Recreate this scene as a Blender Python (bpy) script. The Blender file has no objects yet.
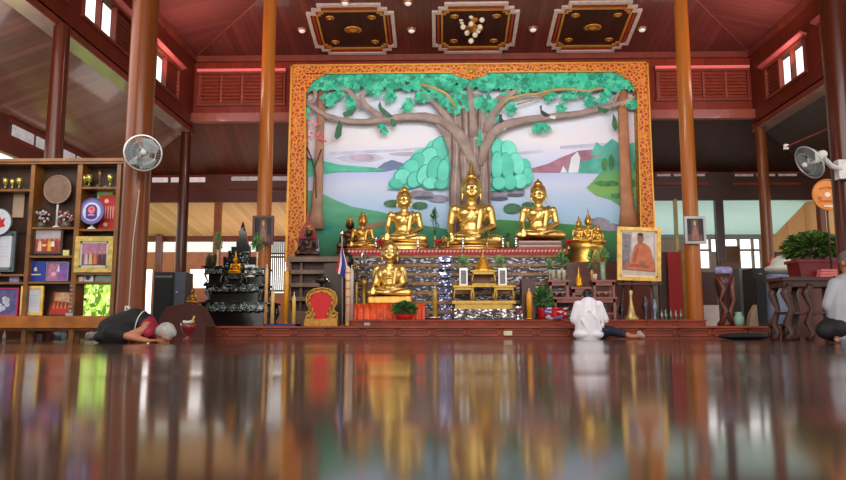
import bpy, bmesh, math, random
from mathutils import Vector, Matrix, Euler
random.seed(7)
PI=math.pi
COL=bpy.context.scene.collection
# ---------- camera model (used to turn measured photo points into real positions) ----------
FPX=720.0; HZ=332.5; CH=0.11
TH=math.atan((HZ-240)/FPX); YAW=math.atan(17/FPX*math.cos(TH))
Fv=Vector((-math.sin(YAW)*math.cos(TH),math.cos(YAW)*math.cos(TH),math.sin(TH)))
Rv=Vector((math.cos(YAW),math.sin(YAW),0)); Uv=Rv.cross(Fv)
def ray(x,y): return Fv+Rv*((x-423)/FPX)+Uv*((240-y)/FPX)
def P(x,y,Y):
    d=ray(x,y); t=Y/d.y; return Vector((d.x*t,Y,CH+d.z*t))
def PXp(x,y,X):
    d=ray(x,y); t=X/d.x; return Vector((X,d.y*t,CH+d.z*t))
def PX_(x,Y,y=300): return P(x,y,Y).x
def PZ_(y,Y,x=472): return P(x,y,Y).z
# ---------- materials ----------
def lin(c):
    out=[]
    for v in c:
        v=v/255.0
        out.append(v/12.92 if v<=.04045 else ((v+.055)/1.055)**2.4)
    return tuple(out)+(1,)
MC={}
def newmat(name):
    m=bpy.data.materials.new(name); m.use_nodes=True
    nt=m.node_tree; b=nt.nodes['Principled BSDF']; return m,nt,b
def N(nt,t,**kw):
    n=nt.nodes.new(t)
    for k,v in kw.items(): setattr(n,k,v)
    return n
def mathn(nt,op,a,b=None):
    n=N(nt,'ShaderNodeMath',operation=op)
    for i,v in enumerate((a,b)):
        if v is None: continue
        if isinstance(v,(int,float)): n.inputs[i].default_value=v
        else: nt.links.new(v,n.inputs[i])
    return n.outputs[0]
def mixc(nt,f,a,b,mode='MIX'):
    n=N(nt,'ShaderNodeMix',data_type='RGBA',blend_type=mode)
    if isinstance(f,(int,float)): n.inputs[0].default_value=f
    else: nt.links.new(f,n.inputs[0])
    for i,v in ((6,a),(7,b)):
        if isinstance(v,tuple): n.inputs[i].default_value=v
        else: nt.links.new(v,n.inputs[i])
    return n.outputs[2]
def M(col,rough=.55,metal=0,var=.12,scale=9,emit=0,trans=0,coat=0,bump=0):
    key=(tuple(col),rough,metal,var,scale,emit,trans,coat,bump)
    if key in MC: return MC[key]
    m,nt,b=newmat('mat_%d_%d_%d'%tuple(int(c) for c in col))
    c=lin(col)
    if var>0:
        tc=N(nt,'ShaderNodeTexCoord'); nz=N(nt,'ShaderNodeTexNoise'); nz.inputs['Scale'].default_value=scale
        nz.inputs['Detail'].default_value=3
        nt.links.new(tc.outputs['Object'],nz.inputs['Vector'])
        mr=N(nt,'ShaderNodeMapRange'); mr.inputs[1].default_value=.3; mr.inputs[2].default_value=.7
        nt.links.new(nz.outputs['Fac'],mr.inputs[0])
        d=tuple(min(1,x*(1-var)) for x in c[:3])+(1,); l=tuple(min(1,x*(1+var)) for x in c[:3])+(1,)
        nt.links.new(mixc(nt,mr.outputs[0],d,l),b.inputs['Base Color'])
        if bump:
            bp=N(nt,'ShaderNodeBump'); bp.inputs['Strength'].default_value=bump; bp.inputs['Distance'].default_value=.02
            nt.links.new(nz.outputs['Fac'],bp.inputs['Height']); nt.links.new(bp.outputs[0],b.inputs['Normal'])
    else: b.inputs['Base Color'].default_value=c
    b.inputs['Roughness'].default_value=rough; b.inputs['Metallic'].default_value=metal
    if emit:
        b.inputs['Emission Color'].default_value=c; b.inputs['Emission Strength'].default_value=emit
    if trans: b.inputs['Transmission Weight'].default_value=trans
    if coat: b.inputs['Coat Weight'].default_value=coat; b.inputs['Coat Roughness'].default_value=.08
    MC[key]=m; return m
def planks(name,col,axis='X',width=.12,grain='Y',rough=.4,var=.3,joint=.5,coat=0,jw=.06,bump=0):
    m,nt,b=newmat(name)
    tc=N(nt,'ShaderNodeTexCoord'); s=N(nt,'ShaderNodeSeparateXYZ'); nt.links.new(tc.outputs['Object'],s.inputs[0])
    c=mathn(nt,'DIVIDE',s.outputs[axis],width)
    fl=mathn(nt,'FLOOR',c); fr=mathn(nt,'FRACT',c)
    wn=N(nt,'ShaderNodeTexWhiteNoise',noise_dimensions='1D'); nt.links.new(fl,wn.inputs['W'])
    mp=N(nt,'ShaderNodeMapping'); sc=[14,14,14]; sc['XYZ'.index(grain)]=1.1
    mp.inputs['Scale'].default_value=sc; nt.links.new(tc.outputs['Object'],mp.inputs[0])
    nz=N(nt,'ShaderNodeTexNoise'); nz.inputs['Scale'].default_value=1; nz.inputs['Detail'].default_value=4
    nt.links.new(mp.outputs[0],nz.inputs['Vector'])
    f=mathn(nt,'ADD',mathn(nt,'MULTIPLY',wn.outputs['Value'],.6),mathn(nt,'MULTIPLY',nz.outputs['Fac'],.5))
    cl=lin(col); d=tuple(x*(1-var) for x in cl[:3])+(1,); l=tuple(min(1,x*(1+var)) for x in cl[:3])+(1,)
    base=mixc(nt,f,d,l)
    j=mathn(nt,'LESS_THAN',fr,jw)
    dark=tuple(x*(1-joint) for x in cl[:3])+(1,)
    base=mixc(nt,j,base,dark)
    nt.links.new(base,b.inputs['Base Color']); b.inputs['Roughness'].default_value=rough
    b.inputs['Specular IOR Level'].default_value=.22
    if coat: b.inputs['Coat Weight'].default_value=coat*.8; b.inputs['Coat Roughness'].default_value=.06
    return m
def mosaic(name,c1,c2,c3,scale=30,stretch=(1,1,1),metal=.7,rough=.15):
    m,nt,b=newmat(name)
    tc=N(nt,'ShaderNodeTexCoord'); mp=N(nt,'ShaderNodeMapping'); mp.inputs['Scale'].default_value=stretch
    nt.links.new(tc.outputs['Object'],mp.inputs[0])
    v=N(nt,'ShaderNodeTexVoronoi'); v.inputs['Scale'].default_value=scale
    nt.links.new(mp.outputs[0],v.inputs['Vector'])
    s=N(nt,'ShaderNodeSeparateColor'); nt.links.new(v.outputs['Color'],s.inputs[0])
    r=N(nt,'ShaderNodeValToRGB'); r.color_ramp.interpolation='CONSTANT'
    e=r.color_ramp.elements; e[0].position=0; e[0].color=lin(c1); e[1].position=.5; e[1].color=lin(c2)
    q=e.new(.8); q.color=lin(c3)  # brightest cells put the mirror sparkle into the colour
    nt.links.new(s.outputs[0],r.inputs[0]); nt.links.new(r.outputs[0],b.inputs['Base Color'])
    b.inputs['Metallic'].default_value=metal; b.inputs['Roughness'].default_value=rough
    bp=N(nt,'ShaderNodeBump'); bp.inputs['Strength'].default_value=.6; bp.inputs['Distance'].default_value=.02
    nt.links.new(s.outputs[1],bp.inputs['Height']); nt.links.new(bp.outputs[0],b.inputs['Normal'])
    return m
# ---------- mesh builder ----------
class B:
    def __init__(s): s.bm=bmesh.new(); s.mi=0; s.mats=[]
    def use(s,mat):
        if mat not in s.mats: s.mats.append(mat)
        s.mi=s.mats.index(mat); return s
    def _f(s,vs):
        try:
            f=s.bm.faces.new(vs); f.material_index=s.mi; return f
        except ValueError: return None
    def face(s,pts): return s._f([s.bm.verts.new(p) for p in pts])
    def box(s,x0,x1,y0,y1,z0,z1):
        v=[s.bm.verts.new((x,y,z)) for x in (x0,x1) for y in (y0,y1) for z in (z0,z1)]
        for q in ((0,1,3,2),(4,6,7,5),(0,4,5,1),(2,3,7,6),(0,2,6,4),(1,5,7,3)): s._f([v[i] for i in q])
        return s
    def cbox(s,c,sz,rot=None):
        R=rot.to_matrix() if rot is not None else Matrix.Identity(3); c=Vector(c)
        v=[s.bm.verts.new(c+R@Vector((x*sz[0]/2,y*sz[1]/2,z*sz[2]/2))) for x in (-1,1) for y in (-1,1) for z in (-1,1)]
        for q in ((0,1,3,2),(4,6,7,5),(0,4,5,1),(2,3,7,6),(0,2,6,4),(1,5,7,3)): s._f([v[i] for i in q])
        return s
    def tube(s,pts,rad,seg=10,cap=True,flat=1.0):
        pts=[Vector(p) for p in pts]; n=len(pts)
        if isinstance(rad,(int,float)): rad=[rad]*n
        rings=[]; prev=None
        for i,p in enumerate(pts):
            t=(pts[min(i+1,n-1)]-pts[max(i-1,0)]).normalized()
            if prev is None:
                a=Vector((0,1,0)) if abs(t.y)<.9 else Vector((1,0,0))
                u=(a-t*a.dot(t)).normalized()
            else: u=(prev-t*prev.dot(t)).normalized()
            prev=u; w=t.cross(u)
            rings.append([s.bm.verts.new(p+(u*math.cos(2*PI*k/seg)*flat+w*math.sin(2*PI*k/seg))*rad[i]) for k in range(seg)])
        for a,b in zip(rings,rings[1:]):
            for k in range(seg): s._f([a[k],a[(k+1)%seg],b[(k+1)%seg],b[k]])
        if cap: s._f(rings[0][::-1]); s._f(rings[-1])
        return s
    def lathe(s,prof,c=(0,0,0),seg=20,sq=False,ax='Z'):
        c=Vector(c); rings=[]
        for r,z in prof:
            ring=[]
            for k in range(seg):
                a=2*PI*(k+.5)/seg
                x,y=r*math.cos(a),r*math.sin(a)
                q=(x,y,z) if ax=='Z' else ((x,z,y) if ax=='Y' else (z,x,y))
                ring.append(s.bm.verts.new(c+Vector(q)))
            rings.append(ring)
        for a,b in zip(rings,rings[1:]):
            for k in range(seg): s._f([a[k],a[(k+1)%seg],b[(k+1)%seg],b[k]])
        s._f(rings[0][::-1]); s._f(rings[-1]); return s
    def prism(s,poly,y0,y1):            # poly in (x,z); extruded along y
        a=[s.bm.verts.new((x,y0,z)) for x,z in poly]; b=[s.bm.verts.new((x,y1,z)) for x,z in poly]
        s._f(a); s._f(b[::-1]); n=len(poly)
        for i in range(n): s._f([a[i],b[i],b[(i+1)%n],a[(i+1)%n]])
        return s
    def ell(s,c,r,rot=None,u=14,v=9):
        if isinstance(r,(int,float)): r=(r,r,r)
        R=rot.to_matrix() if rot is not None else Matrix.Identity(3); c=Vector(c); rings=[]
        for j in range(1,v):
            ph=PI*j/v
            rings.append([s.bm.verts.new(c+R@Vector((r[0]*math.sin(ph)*math.cos(2*PI*k/u),r[1]*math.sin(ph)*math.sin(2*PI*k/u),r[2]*math.cos(ph)))) for k in range(u)])
        t=s.bm.verts.new(c+R@Vector((0,0,r[2]))); d=s.bm.verts.new(c-R@Vector((0,0,r[2])))
        for k in range(u):
            s._f([t,rings[0][k],rings[0][(k+1)%u]]); s._f([d,rings[-1][(k+1)%u],rings[-1][k]])
        for a,b in zip(rings,rings[1:]):
            for k in range(u): s._f([a[k],b[k],b[(k+1)%u],a[(k+1)%u]])
        return s
    def cap(s,p0,p1,r0,r1,seg=12):
        p0=Vector(p0);p1=Vector(p1); d=(p1-p0); L=d.length
        if L<1e-6: return s.ell(p0,r0)
        d/=L; pts=[];rr=[]
        for a in (80,55,28,0): pts.append(p0-d*r0*math.sin(math.radians(a))); rr.append(r0*math.cos(math.radians(a)))
        for a in (0,28,55,80): pts.append(p1+d*r1*math.sin(math.radians(a))); rr.append(r1*math.cos(math.radians(a)))
        return s.tube(pts,rr,seg)
    def mesh(s,name,smooth=False,weld=False):
        if weld: bmesh.ops.remove_doubles(s.bm,verts=s.bm.verts,dist=1e-5)
        bmesh.ops.recalc_face_normals(s.bm,faces=s.bm.faces)
        me=bpy.data.meshes.new(name); s.bm.to_mesh(me); s.bm.free()
        for m in s.mats: me.materials.append(m)
        if smooth: me.shade_smooth()
        return me
def origin(o):
    v=Vector((0,0,0))
    while o is not None: v+=o.location; o=o.parent
    return v
def obj(name,b,parent=None,mat=None,smooth=False,fuse=0,it=4,kind=None,bevel=0):
    """link the builder as ONE mesh object; geometry is given in world coordinates"""
    if mat is not None and not b.mats: b.mats=[mat]
    me=b.mesh(name,smooth)
    if fuse: me=fused(me,fuse,it)
    org=origin(parent) if parent is not None else Vector((0,0,0))
    if parent is not None: me.transform(Matrix.Translation(-org))
    o=bpy.data.objects.new(name,me); COL.objects.link(o)
    if parent is not None: o.parent=parent
    if bevel:
        md=o.modifiers.new('bevel','BEVEL'); md.width=bevel; md.segments=2; md.limit_method='ANGLE'
    if kind: o['kind']=kind
    return o
def autosmooth(o,ang=40):
    me=o.data; me.shade_smooth()
    try: me.set_sharp_from_angle(angle=math.radians(ang))
    except Exception: pass
    return o
def fused(me,vox,it):
    t=bpy.data.objects.new('tmp_fuse',me); COL.objects.link(t)
    r=t.modifiers.new('r','REMESH'); r.mode='VOXEL'; r.voxel_size=vox
    s=t.modifiers.new('s','SMOOTH'); s.factor=.5; s.iterations=it
    dg=bpy.context.evaluated_depsgraph_get(); dg.update()
    out=bpy.data.meshes.new_from_object(t.evaluated_get(dg))
    out.materials.clear()
    for m in me.materials: out.materials.append(m)
    bpy.data.objects.remove(t)
    out.shade_smooth(); return out
def thing(name,label,cat,loc,group=None):
    o=bpy.data.objects.new(name,None); o.empty_display_size=.1; COL.objects.link(o)
    o.location=loc; o['label']=label; o['category']=cat
    if group: o['group']=group
    return o
def tag(o,label,cat,group=None):
    o['label']=label; o['category']=cat
    if group: o['group']=group
    return o
def dup(root,loc,label,scale=None,rotz=0):
    r=root.copy(); COL.objects.link(r); r.location=loc; r['label']=label; r.rotation_euler=(0,0,rotz)
    if scale: r.scale=(scale,)*3
    for ch in list(root.children):
        c=ch.copy(); COL.objects.link(c); c.parent=r
        for g in list(ch.children):
            d=g.copy(); COL.objects.link(d); d.parent=c
    return r
def struct(name,b,mat=None,smooth=False):
    return obj(name,b,None,mat,smooth,kind='structure')
# ---------- shared materials ----------
GOLD=M((230,194,116),.37,1,.12,6)
GOLDD=M((205,158,84),.4,1,.25,14)
OLIVE=M((176,140,66),.42,.65,.25,20)
REDW=planks('red_ceiling_boards',(98,46,38),'X',.16,'Y',.36,.35,.55,coat=.2)
REDWS=planks('red_ceiling_boards_side',(104,50,42),'Y',.16,'X',.36,.35,.55,coat=.2)
AISLE=planks('aisle_boards',(124,76,62),'Y',.17,'X',.3,.4,.6,coat=.4)
AISLEX=planks('aisle_boards_back',(96,38,22),'X',.17,'Y',.4,.4,.6)
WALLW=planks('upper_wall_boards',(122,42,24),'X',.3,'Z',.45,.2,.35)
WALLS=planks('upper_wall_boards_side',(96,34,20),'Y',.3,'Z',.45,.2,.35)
BEAM=M((112,40,20),.6,0,.25,3)
TAN=planks('veranda_boards',(205,160,115),'X',.14,'Y',.45,.25,.35)
COLW=planks('column_wood',(120,60,24),'Y',5,'Z',.3,.45,0,coat=.18,jw=0)
COLF=planks('column_wood_golden',(172,96,32),'Y',5,'Z',.3,.4,0,coat=.15,jw=0)
COLD=planks('column_wood_dark',(80,30,14),'Y',5,'Z',.28,.45,0,coat=.2,jw=0)
DAIS=M((122,46,22),.6,0,.3,3)
DAISL=M((150,62,30),.6,0,.3,3)
CABW=M((124,76,22),.45,0,.35,5,coat=.1)
BLACKL=M((16,13,14),.2,0,0,coat=.6)
PEARL=M((205,215,205),.2,.3,.3,60)
WHITE=M((225,225,222),.5,0,.05)
SILVER=M((215,220,228),.15,1,.1)
GREEN=M((62,118,48),.5,0,.4,12)
GREEN2=M((112,160,84),.5,0,.4,12)
DGREEN=M((34,78,34),.5,0,.4,12)
RED=M((190,14,14),.5,0,.15)
# ================= THE SETTING =================
XL,XR=-5.62,7.02; XC=.7           # clerestory walls
YB=15.8; ZE=6.41; ZBL=4.62        # back of nave, eave, underside of side walls
XOL,XOR=-7.75,9.15; YO=17.5       # outer walls
Y0=-2.5
SL=.22
# floor: polished dark boards
def floor_mat():
    m,nt,b=newmat('polished_floor')
    tc=N(nt,'ShaderNodeTexCoord'); s=N(nt,'ShaderNodeSeparateXYZ'); nt.links.new(tc.outputs['Object'],s.inputs[0])
    c=mathn(nt,'DIVIDE',s.outputs['X'],.14); fl=mathn(nt,'FLOOR',c); fr=mathn(nt,'FRACT',c)
    wn=N(nt,'ShaderNodeTexWhiteNoise',noise_dimensions='1D'); nt.links.new(fl,wn.inputs['W'])
    nz=N(nt,'ShaderNodeTexNoise'); nz.inputs['Scale'].default_value=2.5; nt.links.new(tc.outputs['Object'],nz.inputs['Vector'])
    f=mathn(nt,'ADD',mathn(nt,'MULTIPLY',wn.outputs['Value'],.5),mathn(nt,'MULTIPLY',nz.outputs['Fac'],.5))
    base=mixc(nt,f,lin((66,48,40)),lin((102,76,66)))
    base=mixc(nt,mathn(nt,'LESS_THAN',fr,.03),base,lin((38,18,14)))
    nt.links.new(base,b.inputs['Base Color'])
    b.inputs['Roughness'].default_value=.10; b.inputs['IOR'].default_value=1.62
    # slow waves across the boards shift the reflections in steps
    mp=N(nt,'ShaderNodeMapping'); mp.inputs['Scale'].default_value=(.35,2.2,1)
    nt.links.new(tc.outputs['Object'],mp.inputs[0])
    n2=N(nt,'ShaderNodeTexNoise'); n2.inputs['Scale'].default_value=1.0; n2.inputs['Detail'].default_value=2
    nt.links.new(mp.outputs[0],n2.inputs['Vector'])
    yv=mathn(nt,'DIVIDE',s.outputs['Y'],.93); yw=N(nt,'ShaderNodeTexWhiteNoise',noise_dimensions='1D'); nt.links.new(mathn(nt,'FLOOR',yv),yw.inputs['W'])
    hstep=mathn(nt,'MULTIPLY',mathn(nt,'MULTIPLY',mathn(nt,'SUBTRACT',yw.outputs['Value'],.5),mathn(nt,'FRACT',yv)),.016)
    hh_=mathn(nt,'ADD',hstep,mathn(nt,'MULTIPLY',n2.outputs['Fac'],.0012))
    bp=N(nt,'ShaderNodeBump'); bp.inputs['Strength'].default_value=1; bp.inputs['Distance'].default_value=1
    nt.links.new(hh_,bp.inputs['Height']); nt.links.new(bp.outputs[0],b.inputs['Normal'])
    return m
struct('floor',B().box(XOL-.1,XOR+.1,Y0,23.0,-.12,0),floor_mat())
struct('ground_outside',B().box(-40,40,-6,60,-.3,-.13),M((150,150,120),.8,0,.3,1))
# nave ceiling, three slopes that meet at hips
def zs(d): return ZE+SL*d
hw=(XR-XL)/2; xm=(XL+XR)/2; YT=YB-hw; ZT=zs(hw)
b=B(); b.face([(XL,YB,ZE),(XR,YB,ZE),(xm,YT,ZT)]); struct('ceiling_back_slope',b,REDW)
b=B(); b.face([(XL,YB,ZE),(xm,YT,ZT),(xm,Y0,ZT),(XL,Y0,ZE)]); struct('ceiling_left_slope',b,REDWS)
b=B(); b.face([(XR,YB,ZE),(XR,Y0,ZE),(xm,Y0,ZT),(xm,YT,ZT)]); struct('ceiling_right_slope',b,REDWS)
# hip and eave trims
b=B(); b.tube([(XL,YB,ZE),(xm,YT,ZT)],.018,6); b.tube([(XR,YB,ZE),(xm,YT,ZT)],.018,6)
struct('trim_hips',b,M((122,56,48),.4))
b=B(); b.box(XL,XL+.07,Y0,YB,ZE-.14,ZE); b.box(XR-.07,XR,Y0,YB,ZE-.14,ZE); b.box(XL,XR,YB-.07,YB,ZE-.14,ZE)
struct('trim_eaves',b,BEAM)
# side clerestory walls with openings
def side_wall(name,X,t,opens,zb):
    b=B(); zs0,zs1=5.07,5.70
    x0,x1=(X-t,X) if t>0 else (X,X-t)
    y=Y0
    for a,c in opens:
        b.box(x0,x1,y,a,zb,ZE); b.box(x0,x1,a,c,zb,zs0); b.box(x0,x1,a,c,zs1,ZE); y=c
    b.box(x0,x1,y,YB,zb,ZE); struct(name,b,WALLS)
lu=[(1.3,2.4,3.1),(3.6,4.7,5.4),(5.95,7.05,7.8),(8.3,9.4,10.15),(10.66,11.76,12.5),(12.98,14.06,14.8)]; ru=[(1.5,2.6,3.3),(3.9,5.0,5.7),(6.3,7.4,8.1),(8.6,9.7,10.4),(10.95,12.05,12.8),(13.40,14.42,15.05)]
lo=[(a,c) for a,_,c in lu]; ro=[(a,c) for a,_,c in ru]
side_wall('wall_left',XL,.12,lo,4.72); side_wall('wall_right',XR,-.12,ro,4.72)
PINK=M((205,92,82),.28,0,.1,coat=.6)
def win_unit(n,X,s,y0,y1,y2):        # glass between y0..y1, closed shutter y1..y2
    b=B(); zs0,zs1=5.07,5.70
    b.box(min(X,X+s*.06),max(X,X+s*.06),y0-.08,y2+.08,zs1,zs1+.05); b.box(min(X,X+s*.05),max(X,X+s*.05),y0-.05,y2+.05,zs0-.05,zs0)
    for y in (y0,(y0+y1)/2,y1,y2): b.box(min(X-s*.06,X+s*.04),max(X-s*.06,X+s*.04),y-.025,y+.025,zs0,zs1)
    w=obj('window_%d'%n,b,None,BEAM,kind='structure')
    b=B(); x=X-s*.05
    b.box(x-.01,x+.01,y1,y2,zs0,zs1)
    for k in range(7): b.cbox((x+s*.03,(y1+y2)/2,zs0+.05+k*.088),(.02,y2-y1-.05,.06),Euler((0,s*.5,0)))
    obj('shutter',b,w,WALLS)
    b=B(); b.cbox((X+s*.07,(y0+y2)/2,zs1+.09),(.14,y2-y0+.2,.04),Euler((0,-s*.35,0)))
    obj('window_head',b,w,PINK)
    return w
for i,(a,m_,c) in enumerate(lu): win_unit(1+i,XL,1,a,m_,c)
for i,(a,m_,c) in enumerate(ru): win_unit(11+i,XR,-1,a,m_,c)
# back clerestory wall with louvres
def louvre_window(n,px0,px1,py0,py1,cols):
    a=P(px0,py1,YB); c=P(px1,py0,YB); w=struct('window_%d'%n,B().box(a.x-.06,c.x+.06,YB-.05,YB-.02,c.z+.02,c.z+.1).box(a.x-.04,a.x,YB-.05,YB,a.z,c.z).box(c.x,c.x+.04,YB-.05,YB,a.z,c.z).box(a.x-.06,c.x+.06,YB-.05,YB,a.z-.06,a.z),BEAM)
    wd=(c.x-a.x)/cols
    for i in range(cols):
        b=B(); x0=a.x+i*wd; 
        b.box(x0,x0+.05,YB-.04,YB-.005,a.z,c.z)
        nsl=8; h=(c.z-a.z)/nsl
        for k in range(nsl): b.cbox((x0+wd/2,YB-.03,a.z+(k+.5)*h),(wd-.05,.012,h*.95),Euler((-.55,0,0)))
        obj('louvre_panel',b,w,M((140,62,44),.4,0,.25,8))
    obj('glow_trim',B().box(a.x-.05,c.x+.05,YB-.09,YB-.05,c.z+.07,c.z+.13),w,M((230,110,105),.3,0,.05,emit=.25))  # pink trim, its glow put in as emission; no lamp here
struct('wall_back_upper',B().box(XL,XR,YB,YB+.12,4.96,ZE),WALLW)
louvre_window(21,199,284,75,104,4); louvre_window(22,658,746,72,99,4)
struct('trim_back_beam',B().box(XL,XR,YB-.12,YB+.14,4.84,5.04),M((140,66,46),.4,0,.2,3,coat=.3))
# underside beams of the side walls
SOF=M((150,116,112),.3,0,.15,3,coat=.4)  # paler than the beam: reflected light is put into the underside colour
for nm,X,s in (('trim_left_beam',XL,-1),('trim_right_beam',XR,1)):
    b=B(); b.box(min(X,X+s*.12),max(X,X+s*.12),Y0,YB+.1,4.60,4.75); b.use(BEAM)
    b.use(SOF); b.box(min(X,X+s*.30),max(X,X+s*.30),Y0,YB+.1,4.585,4.60)
    struct(nm,b)
# aisle ceilings
b=B(); b.face([(XL-.1,Y0,4.72),(XL-.1,YB,4.72),(XOL,YO,3.98),(XOL,Y0,3.98)]); struct('ceiling_left_aisle',b,AISLE)
b=B(); b.face([(XR+.1,Y0,4.72),(XOR,Y0,3.98),(XOR,YO,3.98),(XR+.1,YB,4.72)]); struct('ceiling_right_aisle',b,planks('aisle_boards_shaded',(54,30,22),'Y',.17,'X',.4,.4,.6))  # shade of the right aisle is put into a darker board colour
b=B(); b.face([(XL-.1,YB,4.86),(.7,YB,4.86),(.7,YO,4.02),(XOL,YO,4.02)]); b.use(AISLEX); struct('ceiling_back_aisle_left',b,AISLEX)
b=B(); b.face([(.7,YB,4.86),(XR+.1,YB,4.86),(XOR,YO,4.02),(.7,YO,4.02)]); struct('ceiling_back_aisle_right',b,planks('aisle_boards_back_shaded',(52,26,18),'X',.17,'Y',.5,.4,.6))  # right half of the same ceiling, coloured darker in place of shade
b=B()
b.face([(XL-.1,YB,4.72),(XL-.1,YB,4.86),(XOL,YO,4.02),(XOL,YO,3.98)])
b.face([(XR+.1,YB,4.72),(XR+.1,YB,4.86),(XOR,YO,4.02),(XOR,YO,3.98)]); struct('trim_aisle_hips',b,BEAM)
# outer roof keeps sky light off the boards
# back outer wall: beam with glazed slots, their daylight put in as emission
struct('wall_back_outer_left',B().box(XOL,.7,YO,YO+.12,3.33,4.05),M((96,38,24),.45,0,.2,3)); struct('wall_back_outer_right',B().box(.7,XOR,YO,YO+.12,3.33,4.05),M((58,26,18),.5,0,.2,3))  # right half carries its shade as a darker wall colour
def slots(n,px0,px1,cols,py0=178,py1=183):
    a=P(px0,py1,YO);c=P(px1,py0,YO); w=struct('window_%d'%n,B().box(a.x-.03,c.x+.03,YO-.05,YO,c.z,c.z+.05).box(a.x-.03,c.x+.03,YO-.04,YO,a.z-.22,a.z-.16),BEAM)
    wd=(c.x-a.x)/cols
    for i in range(cols):
        obj('glazed_slot',B().box(a.x+i*wd+.04,a.x+(i+1)*wd-.04,YO-.03,YO-.005,a.z,c.z),w,M((205,190,190),.2,0,.2,emit=.6 if n==31 else (.12 if n==32 else 0)))
slots(31,151,207,3,177.5,182.5); slots(32,230,290,2,176.5,181); slots(33,655,706,3,174,176.5); slots(34,733,798,3,174,176.5)
# left outer wall, opening band
def outer_side(nm,X,t,opens):
    b=B(); x0,x1=(X-t,X) if t>0 else (X,X-t); y=Y0
    b.box(x0,x1,Y0,YO,3.3,4.02)
    for a,c in opens:
        b.box(x0,x1,y,a,0,3.3); b.box(x0,x1,a,c,0,.45); y=c
    b.box(x0,x1,y,YO,0,3.3); struct(nm,b,M((98,46,34),.45,0,.2,2))
outer_side('wall_left_outer',XOL,.12,[(0,3),(4,7),(8,10.6),(11.3,13.4),(14.2,17.2)])
outer_side('wall_right_outer',XOR,-.12,[(0,3),(4,7),(8,11),(12,17.3)])
# window strip high on the left outer wall
w=struct('window_41',B().box(XOL,XOL+.05,12.4,15.6,3.86,3.93).box(XOL,XOL+.05,12.4,15.6,3.58,3.63),BEAM)
for k in range(4):
    obj('glazed_slot',B().box(XOL+.01,XOL+.03,12.5+k*.78,12.5+k*.78+.68,3.64,3.85),w,M((205,200,205),.2,0,.2,emit=.25))  # weak emission gives these panes their daylight
# veranda behind
zt=3.34
zb=P(200,236,21).z
b=B(); b.face([(-8.0,YO+.1,zt),(3.2,YO+.1,zt),(3.2,21,zb),(-9.5,21,zb)]); struct('ceiling_veranda_left',b,TAN)
b=B(); b.face([(3.2,YO+.1,zt),(14,YO+.1,zt),(14,21,zb),(3.2,21,zb)]); struct('ceiling_veranda_right',b,M((190,222,214),.5,0,.05,emit=.22))  # daylight on this ceiling is put in as weak emission
b=B(); b.box(-9.5,3.2,21,21.2,P(200,241,21).z,zb+.05); struct('trim_veranda_beam_left',b,M((105,36,26),.45,0,.2,3))
b=B(); b.box(3.2,14,21,21.2,P(740,238,21).z,zb+.05); struct('trim_veranda_beam_right',b,M((110,112,108),.5,0,.1,3))
# far wall of the veranda, with real openings to the sky
YF=23.0
def X_(px): return P(px,300,YF).x
def Z_(py,px=200): return P(px,py,YF).z
PALE=M((225,232,232),.6,0,.05,2,emit=.25); ORNG=M((150,84,54),.5,0,.2,3)  # PALE holds the brightness of daylight as emission
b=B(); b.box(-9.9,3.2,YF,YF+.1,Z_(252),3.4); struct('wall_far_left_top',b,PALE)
b=B(); z1=Z_(252); z0=Z_(269); zz=Z_(288); zd=0
b.box(-9.9,X_(142),YF,YF+.1,0,z1)
b.box(X_(142),X_(151),YF,YF+.1,z0,z1)
b.box(X_(151),X_(188),YF,YF+.1,0,z1)
b.box(X_(188),X_(208),YF,YF+.1,z0,z1); b.box(X_(188),X_(208),YF,YF+.1,0,zz)
b.box(X_(208),X_(268),YF,YF+.1,0,z1)
b.box(X_(285),3.2,YF,YF+.1,0,z1); b.box(X_(268),X_(285),YF,YF+.1,0,Z_(293))
struct('wall_far_left',b,ORNG)
b=B(); zA=Z_(239,740); zB=Z_(250,740); zC=Z_(268,740)
b.box(3.2,14,YF,YF+.1,zA,3.4); b.box(3.2,X_(698),YF,YF+.1,0,zA)
cuts=[(700,712,1),(743,763,1)]
b.box(X_(713),X_(742),YF,YF+.1,0,zB-.05); b.box(X_(763.5),14,YF,YF+.1,0,zA)
b.box(X_(698),X_(713),YF,YF+.1,0,zC); b.box(X_(742),X_(764),YF,YF+.1,0,zC)
for p0,p1 in ((698,713),(742,764)): b.box(X_(p0),X_(p1),YF-.02,YF+.1,zB-.03,zB+.03)
for p in (698,713,726,742,756): b.box(X_(p)-.03,X_(p)+.03,YF-.02,YF+.1,zC,zA)
struct('wall_far_right',b,M((98,84,70),.6,0,.15,3))
# green-grey low wall right and brown door panel
struct('door_1',B().box(P(724,300,19).x,P(742,300,19).x,19,19.06,0,P(740,246,19).z),M((92,52,28),.5,0,.25,3))
# tan board wall on the far right, gable edge falling to the left
a=P(808,199,17.8); c=P(772,238,17.8); d=P(772,252,17.8)
b=B(); b.prism([(a.x,3.36),(12,3.36),(12,d.z),(d.x,d.z),(c.x,c.z)],17.75,17.85); struct('wall_right_gable',b,planks('tan_wall_boards',(196,146,92),'X',.45,'Z',.5,.15,.5,jw=.03))
b=B(); b.box(P(774,260,17.9).x,12,17.8,17.88,0,d.z); struct('wall_right_lower',b,M((88,40,28),.5,0,.3,2))
# lattice window left of the mural
a=P(268,291,17.9); c=P(285,240,17.9); b=B()
for k in range(9):
    x=a.x+(c.x-a.x)*k/8; b.box(x-.012,x+.012,17.88,17.91,a.z,c.z)
for py in (241,253.5,257,291):
    z=P(275,py,17.9).z; b.box(a.x,c.x,17.87,17.92,z-.02,z+.02)
struct('window_51',b,M((92,50,34),.5))
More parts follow.
